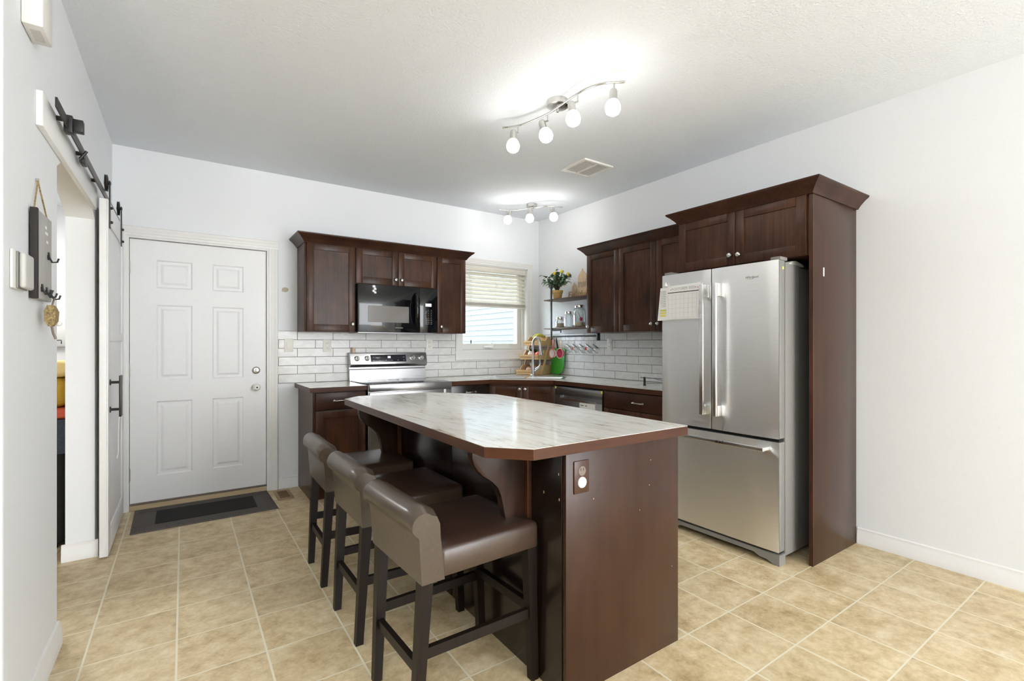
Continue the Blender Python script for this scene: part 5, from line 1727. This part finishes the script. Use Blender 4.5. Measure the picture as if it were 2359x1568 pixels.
for k in range(4):
    b = MB()
    a0 = -0.36 + k * 0.24
    path = []
    for i in range(8):
        t_ = i / 7
        ang = math.radians(10 + 115 * t_)
        q = Vector((0.075 * math.cos(ang) + 0.0, 0.0, 0.075 * math.sin(ang)))
        q = Matrix.Rotation(a0, 3, 'X') @ (q - Vector((0.0, 0, 0.085)))
        path.append(q + Vector((0, k * 0.012, 0.09)))
    b.tube(path, 0.015, 10, [0.006, 0.012, 0.016, 0.0175, 0.017, 0.015, 0.009, 0.005])
    b.build('banana', M['banana'], bn)
b = MB(); b.lathe([(0.007, 0), (0.008, 0.015), (0.005, 0.024)], (-0.045, 0.018, 0.072), 8)
b.build('crown_stub', M['stem'], bn)
bn.rotation_euler = (0, math.radians(-20), math.radians(198 - 25))
bn.location = RK @ Vector((-0.060, -0.010, 0.372))
b = MB()
b.tube([(0.07, 0, 0), (0.03, 0, 0.012), (-0.03, 0, 0.012), (-0.08, 0, -0.004)], 0.016, 10, [0.006, 0.017, 0.017, 0.006])
lm_ = b.build('banana', M['banana'])
put(lm_, (-0.02, 0.085, 0.362)); tag(lm_, 'loose green banana at the left end of the top bamboo tray', 'banana')

# green cutting board leaning on the rack and wall
gb = thing('cutting_board', 'bright green plastic cutting board leaning on the tiles beside the bamboo rack', 'cutting board', (3.48, 4.25, 0.9205))
b = MB()
pts = []
for (cx_, cz_, a0, r) in ((0.090, 0.275, 0, 0.025), (-0.080, 0.275, PI / 2, 0.025), (-0.075, 0.04, PI, 0.03), (0.020, 0.095, 3 * PI / 2, 0.095)):
    for k in range(7):
        a = a0 + PI / 2 * k / 6
        pts.append((cx_ + r * math.cos(a), cz_ + r * math.sin(a)))
mB = Matrix.Translation((3.470, 4.250, 0.9222)) @ Matrix.Rotation(math.radians(-90), 4, 'Z') @ Matrix.Rotation(math.radians(-7), 4, 'X')
b.M = mB
b.prism([(p_[0], p_[1] - 0.0095) if p_[1] < 0.0 else p_ for p_ in pts], -0.004, 0.004, 'y', 0.001)
b.build('board', M['green'], gb)

# strainers and cups hanging on the pole end of the rail
def hang(name, label, p_, col, hcol, ln, r, kind):
    t = thing(name, label, 'strainer', p_)
    b = MB()
    b.box(p_[0] - 0.003, p_[0] + 0.003, p_[1] - 0.009, p_[1] + 0.009, p_[2] - ln, p_[2], 0.002)
    b.build('handle', hcol, t)
    b = MB()
    c = (p_[0] - 0.010, p_[1], p_[2] - ln - r * 0.9)
    rings = []
    for rr, dx in ((r, -0.012), (r * 0.94, 0.008), (r * 0.7, 0.026), (r * 0.3, 0.034), (0.001, 0.036)):
        rings.append([(c[0] + dx, c[1] + rr * math.cos(2 * PI * k / 24), c[2] + rr * math.sin(2 * PI * k / 24)) for k in range(24)])
    b.loft(rings, True, False)
    b.build('bowl', col, t)
    b = MB()
    ring_ = [(c[0] - 0.012, c[1] + r * math.cos(2 * PI * k / 24), c[2] + r * math.sin(2 * PI * k / 24)) for k in range(25)]
    b.tube(ring_, 0.0035, 6)
    b.build('rim', hcol if kind else col, t)
    return t
hang('strainer', 'red-handled strainer hanging left, beside the bamboo rack', (3.278, 4.064, 1.318), M['white_pl'], M['red'], 0.110, 0.048, 1)
hang('strainer', 'raspberry strainer with a cream rim and handle beside the mugs', (3.278, 3.932, 1.300), M['pink'], M['cream'], 0.085, 0.052, 1)
b = MB()
b.tube([(3.285, 4.022, 1.335), (3.285, 4.018, 1.29), (3.285, 4.003, 1.24), (3.285, 3.992, 1.20)], 0.008, 8, [0.004, 0.008, 0.010, 0.011])
tag(root_at(b.build('black_utensil', M['black']), (3.298, 4.0, 1.2)), 'black utensil handle hanging between the two strainers', 'utensil')

# wire stand near the fridge
ws = thing('wire_stand', 'black wire stand on the worktop against the fridge', 'stand', (3.15, 2.6, 0.9205))
b = MB()
b.box(3.138, 3.152, 2.690, 2.704, 0.9205, 0.992, 0.003)
b.lathe([(0.014, 0), (0.012, 0.006), (0.004, 0.010)], (3.145, 2.697, 0.9205), 12)
b.build('post', M['black'], ws)
for w_, r_ in (([(3.145, 2.740, 0.985), (3.145, 2.52, 0.986), (3.16, 2.34, 0.988)], 0.004), ([(3.145, 2.690, 0.940), (3.15, 2.55, 0.946), (3.16, 2.34, 0.950)], 0.003),
               ([(3.16, 2.62, 0.983), (3.20, 2.56, 0.968), (3.20, 2.34, 0.97)], 0.003), ([(3.16, 2.34, 0.988), (3.16, 2.34, 0.9205)], 0.004)):
    MB().tube(w_, r_, 8).build('wire', M['steel_dk'], ws)
